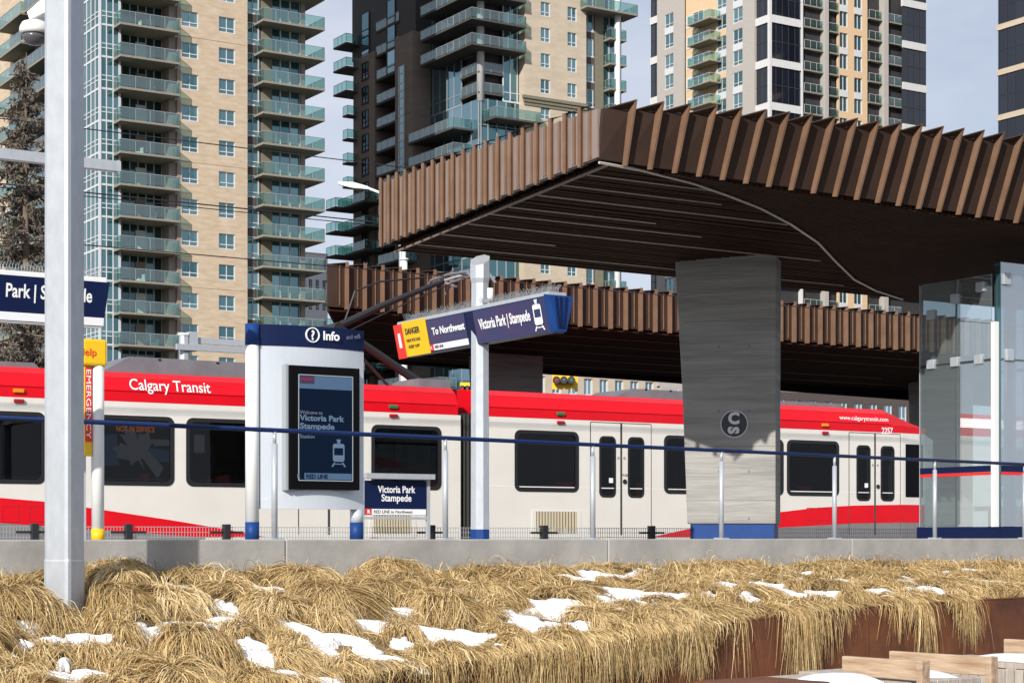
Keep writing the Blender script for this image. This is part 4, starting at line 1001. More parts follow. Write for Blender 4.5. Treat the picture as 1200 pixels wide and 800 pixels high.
# ---- B: dark tower in the middle
QB = at(562, 200.0); FB = Frame(QB); ga, gb = FB.a, FB.b
tB = thing('apartment_tower', 'dark tower in the middle with brown stone, cream brick and corner glazing', 'building', (QB.x, QB.y, 0))
HB = 2.85; cb = ga(650, -1.0); fB = FB.z(21.5, cb, -1.0) - .85
KB = range(-20, 2)
t0_, t1_ = ga(615, -1.0), ga(687, -1.0)
zhiB = 74.0
zc0, zc1 = FB.z(123, t0_, -1.0), FB.z(111, t0_, -1.0)
cc = [(ga(633, -1) + ga(645.5, -1)) / 2, (ga(664, -1) + ga(677, -1)) / 2]
zsB = [(fB + k * HB + .85, fB + k * HB + 2.42) for k in KB]
openings_wall(MB(), t0_, t1_, zlo, zhiB, -1.0, -.7, [(c - .62, c + .62, zsB) for c in cc]).build('brick_wall', 'brick_cream', tB)
block(tB, 'brick_cream', t0_ + .01, t1_, -.62, 14, zlo, zhiB, 'tower_core'); block(tB, 'brick_cream', t0_, t0_ + .009, -.7, 8, zlo, zhiB, 'return_wall')
kb1 = window_kit(1.24, 1.57)
for k in KB:
    for c in cc: put_window(tB, kb1, c, -.88, fB + k * HB + .85)
for i, (q, e) in enumerate(((0, .10), (.35, .22), (.7, .36))): MB().box(t0_ - e, t1_, -1.0 - e, -1.0, zc0 + q, zc0 + q + .34).build('cornice', 'wall_olive', tB)
# strip with windows, olive strip, balconies at the right end
s1B = ga(697, 0)
openings_wall(MB(), t1_, s1B, zlo, zhiB, .0, .2, [(t1_ + .2, s1B - .15, [(fB + k * HB + .4, fB + k * HB + 2.4) for k in KB])]).build('dark_wall', 'cladding_brown', tB)
kb2 = window_kit(s1B - t1_ - .35, 2.0, lower=.25)
block(tB, 'cladding_dark', t1_ + .01, s1B, .4, 14, zlo, zhiB, 'tower_core')
block(tB, 'wall_olive', s1B, ga(707, 0), -.05, 14, zlo, zhiB, 'olive_wall')
x7, x8 = ga(707, 0), ga(728, 0)
block(tB, 'cladding_dark', x7, x8, .25, 14, zlo, zhiB, 'tower_core')
kg5 = glazing_kit(x8 - x7, HB - .1, 3, trans=()); kb3 = balcony_kit(ga(734, -1.4) - x7, 2.2)
kb3b = balcony_kit(ga(748, -2.4) - ga(688, -2.4), 3.0)
for k in KB:
    z = fB + k * HB
    put_window(tB, kb2, (t1_ + s1B) / 2, .08, z + .4)
    put_glazing(tB, kg5, x7, .1, z)
    if k == 1: put_balcony(tB, kb3b, ga(688, -2.4), .6, z - .35)
    else: put_balcony(tB, kb3, x7 + .05, .8, z - .3)
MB().cyl(ga(723.5, -1.2), -1.2, zlo, zhiB, .35, 14).build('round_column', 'stucco_white', tB, True)
# glazed corner: front part and left part
gf1 = ga(614, 0.2); zmidB = FB.z(107, 0, 0)
kg6 = glazing_kit(gf1, HB * 2, 5, 'frame_grey', trans=(.18, .5), fw=.12); 
gl0, gl1 = 0.0, gb(503, 0.6)
kg7 = glazing_kit(gl1 - .05, HB * 2, 6, 'frame_grey', 'pane_blue', trans=(.22,), fw=.10)
kg6b = glazing_kit(gf1 - ga(589.5, .2), HB * 2, 3, 'frame_white', trans=(.18,), fw=.12)
kg7b = glazing_kit(gl1 - 4.2, HB * 2, 5, 'frame_grey', 'pane_blue', trans=(.22,), fw=.10)
block(tB, 'cladding_dark', .6, t0_ + .0, .8, 14, zlo, zhiB, 'tower_core')
zg = fB - .35
for j in range(-10, 1):
    z = zg + j * 2 * HB - HB
    up = z + 2 * HB > zmidB
    if up and z < zmidB + 4.5 * HB:
        if j < 0 or True:
            put_glazing(tB, kg6b, ga(589.5, .2), .2, z); put_glazing(tB, kg7b, .2, gl1, z, LEFT)
    else:
        put_glazing(tB, kg6, 0, .2, z); put_glazing(tB, kg7, .2, gl1, z, LEFT)
MB().cyl(.3, .3, zmidB - 1, zhiB, .42, 14).build('round_column', 'stucco_white', tB, True)
# inset corner balconies and the wrap-round balconies above them
kb4 = balcony_kit(ga(589, 0) + .2, 4.0, 'slab_dark', sides='LR'); 
wrap_len = gb(494, -2.0)
kb5 = balcony_kit(ga(617, -2.0) + 2.2, 4.0, 'slab_dark', sides='LR'); kb6 = balcony_kit(wrap_len - 2.0, 2.6, 'slab_dark', sides='L')
for k in range(-3, 3):
    z = fB + k * HB - .5
    if k in (-3, -2):
        put_balcony(tB, kb4, -.1, 4.0, FB.z(107 - 30.2 * (k + 3), 0, 0) if k == -3 else FB.z(83, 0, 0))
    if k in (-1, 0, 1):
        zq = FB.z(58 - 29.5 * (k + 1), 0, 0)
        put_balcony(tB, kb5, -2.2, 2.0, zq); put_balcony(tB, kb6, .4, wrap_len, zq, LEFT)
block(tB, 'cladding_dark', 1.2, t0_ - .1, 1.2, 13.9, FB.z(60, 0, 0), zhiB, 'upper_core')
# roof terrace balcony over the canopy edge
kb7 = balcony_kit(ga(634, -2) - ga(580, -2), 3.5, 'slab_dark'); put_balcony(tB, kb7, ga(580, -2), 1.4, FB.z(139, 0, 0))
# brown stone block on the left face
n0, n1 = gb(503, 0), gb(463, -2.2); zdk = FB.z(36, -2.2, n0)
block(tB, 'brick_brown', -2.2, .19, n0 + .02, n1, zlo, zdk, 'stone_block')
block(tB, 'cladding_dark', -1.6, .5, n0 + .3, n1 + 12, zdk + .01, zhiB, 'dark_block')
kn = glazing_kit(1.2, HB, 1, trans=(.3, .7), fw=.12)
m0, m1 = gb(439, -1.8), gb(414, -1.8)
for k in range(-20, -1):
    z = fB + k * HB
    put_glazing(tB, kn, -2.28, (n0 + n1) / 2 + 1.0, z, LEFT)
    for q in (0,): MB().box(-2.22, -2.2, n0 + .02, n1, z - .02, z + .02).build('stone_joint', 'cladding_dark', tB)
kbx = balcony_kit(abs(gb(478, -2.4) - gb(531, -2.4)), 2.6, 'slab_dark')
for py_ in (158, 187, 216, 245): put_balcony(tB, kbx, .2, gb(478, -2.4), FB.z(py_, -2.4, gb(505, -2.4)), LEFT)
# recess with balconies, then the brown end block with windows
block(tB, 'cladding_dark', 1.0, 3, n1, m0, zlo, zhiB, 'recess_wall')
block(tB, 'brick_brown', -1.8, 3, m0, m1, zlo, zdk + .0, 'stone_block')
block(tB, 'cladding_dark', 1.0, 20, 14.01, m1 - .05, zlo, zhiB, 'tower_core')
kb8 = balcony_kit(m0 - n1 - .1, 2.6, 'slab_dark', sides=''); kw5 = window_kit(1.6, 2.0, 'cladding_dark', 'pane_blue', lower=.3, mull=1)
kb9 = balcony_kit(3.0, 3.4, 'slab_dark'); kb10 = balcony_kit(1.6, 1.3, 'slab_dark'); kb11 = balcony_kit(7.0, 2.3, 'slab_dark')
kgA = glazing_kit(m0 - n1, HB, 4, 'cladding_dark', 'pane_dark', trans=())
for k in range(-20, 2):
    z = fB + k * HB
    low = k < -5
    put_glazing(tB, kgA, .9, m0, z, LEFT)
    put_balcony(tB, kb8, .9, m0 - .05, z, LEFT)
    if z < zdk - 2.0: put_window(tB, kw5, -1.86, (m0 + m1) / 2 - .4, z + .6, LEFT)
    if z > zdk - 4:
        put_balcony(tB, kb9, -3.4, m1 + 2.2, z - .4)
        put_glazing(tB, glazing_kit(2.0, HB, 1, 'cladding_dark', 'pane_blue', trans=(.3,)), -1.66, n1 + 3, z, LEFT)
        put_glazing(tB, glazing_kit(2.0, HB, 1, 'cladding_dark', 'pane_blue', trans=(.3,)), -1.66, n1 + 9.5, z, LEFT)
    elif not low:
        put_balcony(tB, kb10, -3.1, m1 + .3, z - .4)
    if low:
        put_balcony(tB, kb11, -1.8, m1 - .4, z - .4, LEFT); put_balcony(tB, balcony_kit(5.0, 2.4, 'slab_dark'), -2.2, n1 - .2, z, LEFT)
        put_balcony(tB, balcony_kit(3.6, 2.6, 'slab_dark'), -5.2, m1 + .6, z - .4)
        put_balcony(tB, balcony_kit(ga(560, -2.6) - ga(470, -2.6), 2.6, 'slab_dark'), -2.0, n0 - .3, z - .6, LEFT) if k % 2 == 0 else None
        put_window(tB, window_kit(1.0, 1.6), -2.12, n0 + 1.2, z + .5, LEFT)

# ---- C: grey and cream tower at the right
QC = at(902, 240.0); FC = Frame(QC); ha, hb = FC.a, FC.b
tC = thing('apartment_tower', 'grey and cream apartment tower with dark glass corner and white bands behind the canopy', 'building', (QC.x, QC.y, 0))
HC = 2.86; zC = FC.z(120, 0); zhiC = 84.0; KC = range(-9, 6)
rs_ = lambda p: hb(p, 0)
l1, l2, l3, l4, l5, l6 = rs_(884), rs_(853), rs_(834), rs_(803), rs_(791), rs_(763)
block(tC, 'cladding_dark', .5, ha(1085), .5, 18, zlo, zhiC, 'tower_core')
block(tC, 'cladding_dark', .5, 14, 17.9, l6, zlo, zhiC, 'tower_core')
# corner glass with white bands every second floor
kc1 = glazing_kit(ha(939), 2 * HC - 1.0, 5, 'cladding_dark', 'pane_navy', trans=(.5,), fw=.05); kc2 = glazing_kit(l1, 2 * HC - 1.0, 3, 'cladding_dark', 'pane_navy', trans=(.5,), fw=.05)
kc3 = glazing_kit(ha(1085) - ha(1057.5), 2 * HC - 1.0, 4, 'cladding_dark', 'pane_navy', trans=(.5,), fw=.05); kc4 = glazing_kit(l6 - rs_(772), 2 * HC - 1.0, 2, 'cladding_dark', 'pane_navy', trans=(.5,), fw=.05)
for j in range(-4, 4):
    z = zC + j * 2 * HC
    MB().box(-.15, ha(939), -.15, .3, z - .95, z + .05).build('white_band', 'stucco_white', tC); MB().box(-.15, .3, .301, l1, z - .95, z + .05).build('white_band', 'stucco_white', tC)
    MB().box(ha(1057.5), ha(1085.5), -.15, .3, z - .95, z + .05).build('white_band', 'stucco_white', tC); MB().box(-.15, .3, rs_(772), l6 + .1, z - .95, z + .05).build('white_band', 'stucco_white', tC)
    put_glazing(tC, kc1, 0, .05, z + .03); put_glazing(tC, kc2, .05, l1, z + .03, LEFT)
    put_glazing(tC, kc3, ha(1057.5), .05, z + .03); put_glazing(tC, kc4, .05, l6, z + .03, LEFT)
block(tC, 'stucco_white', -.18, .22, -.18, .22, zlo, zhiC, 'corner_post'); block(tC, 'stucco_white', ha(938.4), ha(940), -.2, .5, zlo, zhiC, 'corner_post')
# left face: grey and cream bays with windows and balconies
kwc = window_kit(2.0, 1.95, lower=.26); kwc2 = window_kit(1.8, 1.95, lower=.26, pm='pane_blue')
for y0_, y1_, m_, cp_ in ((l1, l2, 'stucco_grey', 864.5), (l2, l3, 'stucco_yellow', 845.5), (l4, rs_(772), 'stucco_grey', 784)):
    xo = .1 if m_ == 'stucco_yellow' else -.3
    c_ = hb(cp_, xo)
    wl = MB(); zz_ = [(zC + k * HC + .45, zC + k * HC + 2.4) for k in KC]
    cur = zlo
    wl.box(xo, xo + .25, y0_, c_ - 1.0, zlo, zhiC).box(xo, xo + .25, c_ + 1.0, y1_, zlo, zhiC)
    for za, zb in zz_: wl.box(xo, xo + .25, c_ - 1.0, c_ + 1.0, cur, za); cur = zb
    wl.box(xo, xo + .25, c_ - 1.0, c_ + 1.0, cur, zhiC)
    wl.build('bay_wall', m_, tC)
    for k in KC:
        put_window(tC, kwc, xo + .1, c_, zC + k * HC + .45, LEFT)
        if k % 2: MB().box(xo - .02, xo, c_ - 1.0, c_ + 1.0, zC + k * HC - .42, zC + k * HC + .38).build('spandrel', 'frame_white', tC)
block(tC, 'stucco_grey', -.3, .5, l1 - .4, l1 - .002, zlo, zhiC, 'pier'); block(tC, 'stucco_yellow', .1, .5, l3, l4, zlo, zhiC, 'bay_wall')
kbc = balcony_kit(hb(806, -1.8) - hb(832, -1.8), 2.0, 'slab', rail='frame_white', g='balcony_glass')
for k in KC:
    z = zC + k * HC - .9
    put_balcony(tC, kbc, .1, hb(806, -1.8), z, LEFT)
    put_window(tC, window_kit(2.2, 2.1, lower=0), .02, (l3 + l4) / 2, z + .05, LEFT)
    MB().box(.05, .09, l4 - 1.6, l4 - .2, z + .3, z + 2.1).build('spandrel', 'frame_white', tC)
# right face: balcony columns, grey fins, cream wall
for p0_, p1_ in ((941, 964), (968.5, 982), (1017, 1033), (1038.5, 1056)):
    x0, x1 = ha(p0_), ha(p1_)
    kb = balcony_kit(x1 - x0 - .1, 1.7, 'slab', sides='LR' if p0_ > 1030 else '', rail='frame_white', g='balcony_glass')
    for k in KC: put_balcony(tC, kb, x0 + .05, 1.5, zC + k * HC - .6)
    block(tC, 'cladding_dark', x0, x1, 1.6, 2.0, zlo, zhiC, 'recess_wall')
for p0_, p1_, d_ in ((964, 968.3, -.5), (1033.2, 1038.3, -.5)): block(tC, 'stucco_grey', ha(p0_), ha(p1_), d_, 2, zlo, zhiC, 'fin_wall')
xy0, xy1 = ha(982), ha(1016.5); cy = [(ha(983.5) + ha(994)) / 2, (ha(1000.5) + ha(1011)) / 2]
openings_wall(MB(), xy0, xy1, zlo, zhiC, .0, .3, [(c - .72, c + .72, [(zC + k * HC + .35, zC + k * HC + 2.35) for k in KC]) for c in cy]).build('bay_wall', 'stucco_yellow', tC)
kwy = window_kit(1.44, 2.0, lower=0, pm='pane_blue')
for k in KC:
    for c in cy:
        put_window(tC, kwy, c, .15, zC + k * HC + .35)
        if k % 2: MB().box(c - .72, c + .72, -.03, 0, zC + k * HC - .5, zC + k * HC + .3).build('spandrel', 'frame_white', tC)

# ---- D: dark glass tower cut by the right edge
QD = at(1262, 222.0); FD = Frame(QD)
tD = thing('office_tower', 'black glass tower with pale bands at the right edge of the view', 'building', (QD.x, QD.y, 0))
LD = FD.b(1169)
block(tD, 'cladding_dark', .3, 20, .3, LD, zlo, 84, 'tower_core')
kd = glazing_kit(19.6, 2 * HC - .75, 9, 'cladding_dark', 'pane_navy', trans=(.5,), fw=.06); kd2 = glazing_kit(LD - .2, 2 * HC - .75, 9, 'cladding_dark', 'pane_navy', trans=(.5,), fw=.06)
zD = FD.z(137, 0, LD)
for j in range(-6, 5):
    z = zD + j * 2 * HC
    MB().box(-.1, 20, -.1, .29, z - .55, z + .16).build('white_band', 'brick_cream', tD); MB().box(-.1, .29, .295, LD + .1, z - .55, z + .16).build('white_band', 'brick_cream', tD)
    put_glazing(tD, kd, .1, .1, z + .14); put_glazing(tD, kd2, .1, LD - .1, z + .14, LEFT)

# ---- low buildings seen under the canopies
def low_building(px0, px1, py_top, Y, m, label, dep=14, cols=6, rows=3, wm='pane_blue'):
    q = at(px0, Y); f = Frame(q); t = thing('low_building', label, 'building', (q.x, q.y, 0))
    L_ = f.a(px1); zt = f.z(py_top, 0)
    block(t, m, 0, L_, .3, dep, zlo, zt, 'wall'); MB().box(-.2, L_ + .2, .1, dep + .2, zt, zt + .35).build('roof', 'stucco_grey', t)
    w = L_ / cols; h = (zt + 1) / rows
    zs_ = [(-1 + h * r + h * .3, -1 + h * r + h * .8) for r in range(rows)]
    openings_wall(MB(), 0, L_, zlo, zt, 0, .29, [(w * c + w * .22, w * c + w * .78, zs_) for c in range(cols)]).build('front_wall', m, t)
    kk = window_kit(w * .56, h * .5, pm=wm)
    for c in range(cols):
        for z0, _ in zs_: put_window(t, kk, w * (c + .5), .12, z0)
    return t
low_building(352, 384, 297, 300, 'stucco_white', 'pale distant apartment block between the tan tower and the rear canopy', cols=4, rows=14, dep=30)
low_building(605, 770, 428, 120, 'brick_cream', 'low cream building seen under the rear canopy above the train roof', cols=9, rows=4, dep=3)
low_building(775, 905, 452, 150, 'stucco_grey', 'low grey building above the train roof left of the concrete pillar', cols=7, rows=3)
low_building(905, 1100, 458, 160, 'cladding_brown', 'dark low building with pale framed windows under the rear canopy, right of the concrete pillar', cols=11, rows=4)
# ------------------------------------------------------------------ brown spruce behind the left pole
tq = at(31, 70.0)
tree = thing('spruce_tree', 'sparse brownish spruce tree beyond the train at the left edge', 'tree', (tq.x, tq.y, GZ), 0)
TH_ = (HOR - 62) * 70 / FOC - GZ
MB().tube([(0, 0, 0), (.05, 0, TH_ * .4), (-.04, 0, TH_ * .75), (0, 0, TH_)], .26, 8, .02).build('trunk', 'bark', tree)
rng = random.Random(3); br = MB(); nv = []; nf = []
def twig(p, d, l):
    n = len(nv); s = Vector((rng.uniform(-1, 1), rng.uniform(-1, 1), rng.uniform(-1, 1))).cross(d).normalized() * .035
    nv.extend([tuple(p - s), tuple(p + s), tuple(p + d * l)]); nf.append((n, n+1, n+2))
z = 1.5
while z < TH_ - .3:
    f = 1 - z / TH_; L_ = .35 + 3.6 * f ** .8 * rng.uniform(.6, 1.1)
    for q in range(rng.choice((3, 4, 4, 5))):
        th = rng.uniform(0, 2 * math.pi); d = Vector((math.cos(th), math.sin(th), 0)); LL = L_ * rng.uniform(.65, 1.1)
        pts = [Vector((0, 0, z)) + d * LL * t + Vector((0, 0, -.32 * LL * t + .30 * LL * t * t * (1 if t < .9 else 1.2))) + Vector((rng.uniform(-.05, .05), rng.uniform(-.05, .05), 0)) * LL * t for t in (0, .25, .5, .75, 1)]
        br.tube(pts, .045 * (LL / 2.5 + .3), 4, .008)
        for i in range(int(19 * LL)):
            t = rng.uniform(.12, 1) * 3.999; k = int(t); p = pts[k].lerp(pts[k+1], t - k)
            side = d.cross(Vector((0, 0, 1))) * rng.choice((-1, 1))
            dd = (side * rng.uniform(.1, 1) + d * rng.uniform(-.1, .6) + Vector((0, 0, rng.uniform(-1.3, .1)))).normalized(); l = rng.uniform(.2, .55) * (.4 + .5 * LL / 2.5)
            twig(p, dd, l)
            for g in range(4): twig(p + dd * l * rng.uniform(.2, .9), (dd + Vector((rng.uniform(-.8, .8), rng.uniform(-.8, .8), rng.uniform(-.8, .3)))).normalized(), l * .55)
    z += rng.uniform(.16, .30)
br.build('branch', 'bark', tree)
me = bpy.data.meshes.new('crown'); me.from_pydata(nv, [], nf); me.materials.append(MATS['needles']); inst('crown', me, tree)

# ------------------------------------------------------------------ sloping grass bed, steel planter wall and snow
# bed coordinates: s along the concrete wall, d metres out from it; the bed falls away from the wall to the steel edge
BD = 2.6
ES = [-9, -4, -2, 0, 2, 4, 7, 12]; EZ = [-1.45, -1.22, -1.09, -.964, -.83, -.70, -.655, -.63]
def edge_z(s_): return np.interp(s_, ES, EZ)
def bed_z(s_, d_):
    zw = np.interp(s_, [-5, -1, 1, 4, 9], [-.40, -.40, -.40, -.37, -.40]); t_ = np.clip(d_ / BD, 0, 1)
    return zw + (edge_z(s_) - zw) * (.35 * t_ + .65 * t_ ** 1.5)
def bed_xy(s_, d_): return WP.x + WD.x * s_ - WN.x * (d_ + .03), WP.y + WD.y * s_ - WN.y * (d_ + .03)
def to_bed(X, Y): dx, dy = X - WP.x, Y - WP.y; return dx * WD.x + dy * WD.y, -(dx * WN.x + dy * WN.y) - .03
def s_edge(px):
    ex, ey = bed_xy(0.0, BD); r = (px - 600) / FOC; return (r * ey - ex) / (WD.x - r * WD.y)
pw = thing('steel_planter', 'rusty weathering steel planter wall holding the grass bed', 'planter', WP, RW)
cuts = [-8, -5.6, -3.2, -.9, 1.2, s_edge(848), s_edge(1015), s_edge(1158), s_edge(1158) + 2.4, s_edge(1158) + 4.8]
for i in range(len(cuts) - 1):
    s0_, s1_ = cuts[i] + .003, cuts[i+1] - .003; yd = -BD - .03
    MB().loft([[(q, yd, -1.54), (q, yd - .014, -1.54), (q, yd - .014, float(edge_z(q))), (q, yd, float(edge_z(q)))] for q in (s0_, s1_)]).build('steel_panel', 'corten' if i % 2 else 'corten_b', pw)
    MB().loft([[(q, yd + .05, float(edge_z(q)) + .001), (q, yd - .018, float(edge_z(q)) + .001), (q, yd - .018, float(edge_z(q)) + .012), (q, yd + .05, float(edge_z(q)) + .012)] for q in (s0_, s1_)]).build('top_flange', 'corten_b', pw)
    MB().box(s0_ - .012, s0_ + .012, yd - .022, yd - .0145, -1.54, float(edge_z(s0_)) - .01).build('weld_strip', 'corten', pw)
prng = np.random.RandomState(11)
# snow patches: (photo column, row, width, height)
SN = [(205, 688, 48, 14), (301, 686, 60, 9), (263, 706, 34, 10), (170, 735, 34, 20), (215, 728, 50, 10), (205, 740, 54, 12), (62, 745, 30, 14), (104, 742, 52, 10), (75, 787, 40, 12), (110, 784, 40, 9), (380, 758, 40, 20), (345, 729, 50, 9), (330, 727, 24, 12),
      (410, 681, 34, 7), (430, 757, 30, 9), (458, 767, 48, 9), (440, 726, 50, 9), (518, 677, 30, 7), (522, 691, 40, 11), (560, 688, 30, 7), (558, 704, 28, 8), (612, 720, 46, 10), (598, 716, 26, 7), (655, 707, 66, 11), (668, 731, 46, 9), (680, 729, 26, 7), (645, 727, 22, 6),
      (471, 748, 26, 8), (585, 756, 20, 6), (624, 749, 20, 10), (738, 694, 38, 9), (776, 673, 32, 11), (700, 660, 24, 7), (768, 711, 14, 10), (846, 658, 22, 7), (745, 672, 26, 7), (730, 716, 24, 6),
      (872, 699, 38, 10), (888, 686, 16, 9), (920, 692, 34, 9), (968, 670, 28, 9), (940, 680, 24, 7), (1036, 669, 40, 9), (1070, 679, 28, 8), (1064, 683, 22, 6), (1097, 671, 26, 8), (1090, 691, 26, 7), (1168, 682, 32, 10), (1115, 658, 28, 6), (1180, 658, 28, 6), (990, 686, 18, 9), (855, 723, 22, 5), (1080, 702, 20, 5), (830, 697, 20, 9),
      (48, 691, 30, 8), (85, 691, 26, 6), (14, 768, 22, 9), (75, 770, 14, 7), (250, 782, 32, 9), (305, 768, 34, 8), (345, 786, 70, 9), (300, 752, 26, 7), (18, 728, 24, 8), (160, 760, 20, 7), (395, 720, 18, 6), (30, 752, 18, 7), (1005, 660, 18, 5), (905, 664, 20, 5)]
def ray_bed(px, py, lift=.05):
    Ys = np.arange(11.0, 26, .01); X = (px - 600) / FOC * Ys; Z = (HOR - py) / FOC * Ys
    s_, d_ = to_bed(X, Ys); k = np.nonzero((Z < bed_z(s_, d_) + lift) & (d_ < BD) & (d_ > 0))[0]
    return (s_[k[0]], d_[k[0]], Ys[k[0]]) if len(k) else None
SP = []
for (px, py, w_, h_) in SN:
    hit = ray_bed(px, py)
    if not hit or hit[1] > BD - .05: continue
    top = ray_bed(px, py - h_ / 2); bot = ray_bed(px, py + h_ / 2)
    rd = .10 if not (top and bot) else float(np.clip(math.hypot(top[0] - bot[0], top[1] - bot[1]) * .42, .06, .20))
    SP.append((hit[0], hit[1], w_ / 2 * hit[2] / FOC, rd))
for _ in range(16): SP.append((prng.uniform(-5, -.5), prng.uniform(.25, BD - .4), prng.uniform(.08, .20), prng.uniform(.05, .08)))
for _ in range(42):                                      # more small streaks all over the bed
    SP.append((prng.uniform(-.5, 10), prng.uniform(.25, BD - .35), prng.uniform(.07, .24), prng.uniform(.05, .10)))
SP = np.array(SP)
# tussocks
M = []
for _ in range(9000):
    s_ = prng.uniform(-7.0, 11.0); d_ = prng.uniform(.12, BD - .16)
    R = prng.uniform(.27, .46); h = prng.uniform(.10, .22)
    if any((s_ - m[0]) ** 2 + (d_ - m[1]) ** 2 < (.62 * (R + m[2])) ** 2 for m in M): continue
    ds = np.hypot(SP[:, 0] - s_, SP[:, 1] - d_) - np.minimum(SP[:, 2], .14)
    if (ds < R * .66).any(): continue
    if s_ > .5: h *= np.interp(s_, [.5, 3], [1, .5])
    if s_ > s_edge(835) and d_ > BD - R * .9: continue
    if d_ > BD - .5: h *= .45 + .9 * (BD - d_ - .1)
    M.append((s_, d_, R, h, prng.uniform(0, 6.28)))
for _ in range(5000):                                   # smaller tufts fill what is left
    s_ = prng.uniform(-7.0, 11.0); d_ = prng.uniform(.06, BD - .08); R = prng.uniform(.14, .24); h = prng.uniform(.05, .12)
    if s_ > s_edge(835) and d_ > BD - R: continue
    if any((s_ - m[0]) ** 2 + (d_ - m[1]) ** 2 < (.60 * (R + m[2])) ** 2 for m in M): continue
    if ((np.hypot(SP[:, 0] - s_, SP[:, 1] - d_) - np.minimum(SP[:, 2], .2)) < R * .62).any(): continue
    M.append((s_, d_, R, h, prng.uniform(0, 6.28)))
ps_, pd_ = to_bed(PQ.x, PQ.y)
M = np.array(M); M = M[np.hypot(M[:, 0] - ps_, M[:, 1] - pd_) > .22]
gs_ = .045; gx = np.arange(-7.6, 11.6, gs_); gy = np.linspace(-.05, BD - .004, 60); gd_ = gy[1] - gy[0]
GX, GY = np.meshgrid(gx, gy, indexing='ij'); base_field = bed_z(GX, GY); HF_ = base_field.copy()
for (s_, d_, R, h, ph) in M:
    d2 = ((GX - s_) ** 2 + (GY - d_) ** 2) / (R * R); m_ = d2 < 1
    HF_[m_] = np.maximum(HF_[m_], base_field[m_] + h * (1 - d2[m_]) ** .6)
def sample(F, X, Y):
    i = np.clip((X - gx[0]) / gs_, 0, len(gx) - 1.001); j = np.clip((Y - gy[0]) / gd_, 0, len(gy) - 1.001)
    a, b = i.astype(int), j.astype(int); u, v = i - a, j - b
    return F[a, b] * (1-u) * (1-v) + F[a+1, b] * u * (1-v) + F[a, b+1] * (1-u) * v + F[a+1, b+1] * u * v
nx_, ny_ = GX.shape; wx, wy = bed_xy(GX, GY)
sv = np.stack([wx.ravel(), wy.ravel(), (HF_ - .03).ravel()], 1); ii, jj = np.meshgrid(np.arange(nx_ - 1), np.arange(ny_ - 1), indexing='ij'); ii, jj = ii.ravel(), jj.ravel()
sf = np.stack([ii * ny_ + jj, ii * ny_ + jj + 1, (ii + 1) * ny_ + jj + 1, (ii + 1) * ny_ + jj], 1)
me = bpy.data.meshes.new('grass_bed'); me.from_pydata(sv.tolist(), [], sf.tolist()); me.materials.append(MATS['soil']); me.polygons.foreach_set('use_smooth', [True] * len(me.polygons))
tag(inst('grass_bed', me), 'soil of the sloping grass bed', None, kind='structure')
sn_v, sn_f = [], []
for (s_, d_, rx, rd) in SP:
    ph = prng.uniform(0, 6.28, 6); am = prng.uniform(.06, .24, 6); n0 = len(sn_v); NR, NA = 7, 56
    bend = prng.uniform(-.5, .5)
    for r in range(NR + 1):
        for a in range(NA):
            th = 2 * math.pi * a / NA; k = max(.3, 1 + sum(am[q] * math.sin((q + 2) * th + ph[q]) for q in range(6)))
            f = r / NR; kk = .98 if s_ < 0 else 1.12; lx = rx * 1.2 * kk * f * k * math.cos(th); ly = rd * 1.15 * kk * f * k * math.sin(th) + bend * rd * (lx / rx) ** 2
            S_ = s_ + lx * WD.x - ly * WD.y; D_2 = d_ - lx * WN.x + ly * WN.y      # lx runs across the line of sight, ly along it
            hz_ = float(sample(HF_, np.array([S_]), np.array([D_2]))[0]); bz_ = float(bed_z(S_, D_2))
            z = bz_ + min(.02, max(0, hz_ - bz_)) + (.04 if s_ < 1.5 else .065) * (1 - f ** 2.2) - (.05 if r == NR else .0)
            X, Y = bed_xy(S_, D_2); sn_v.append((X, Y, z))
    for r in range(NR):
        for a in range(NA):
            b = (a + 1) % NA; sn_f.append((n0 + r*NA + a, n0 + (r+1)*NA + a, n0 + (r+1)*NA + b, n0 + r*NA + b))
me = bpy.data.meshes.new('snow'); me.from_pydata(sn_v, [], sn_f); me.materials.append(MATS['snow']); me.polygons.foreach_set('use_smooth', [True] * len(me.polygons))
tag(inst('snow', me), 'patches of melting white snow lying among the dry grass', 'snow', kind='stuff')

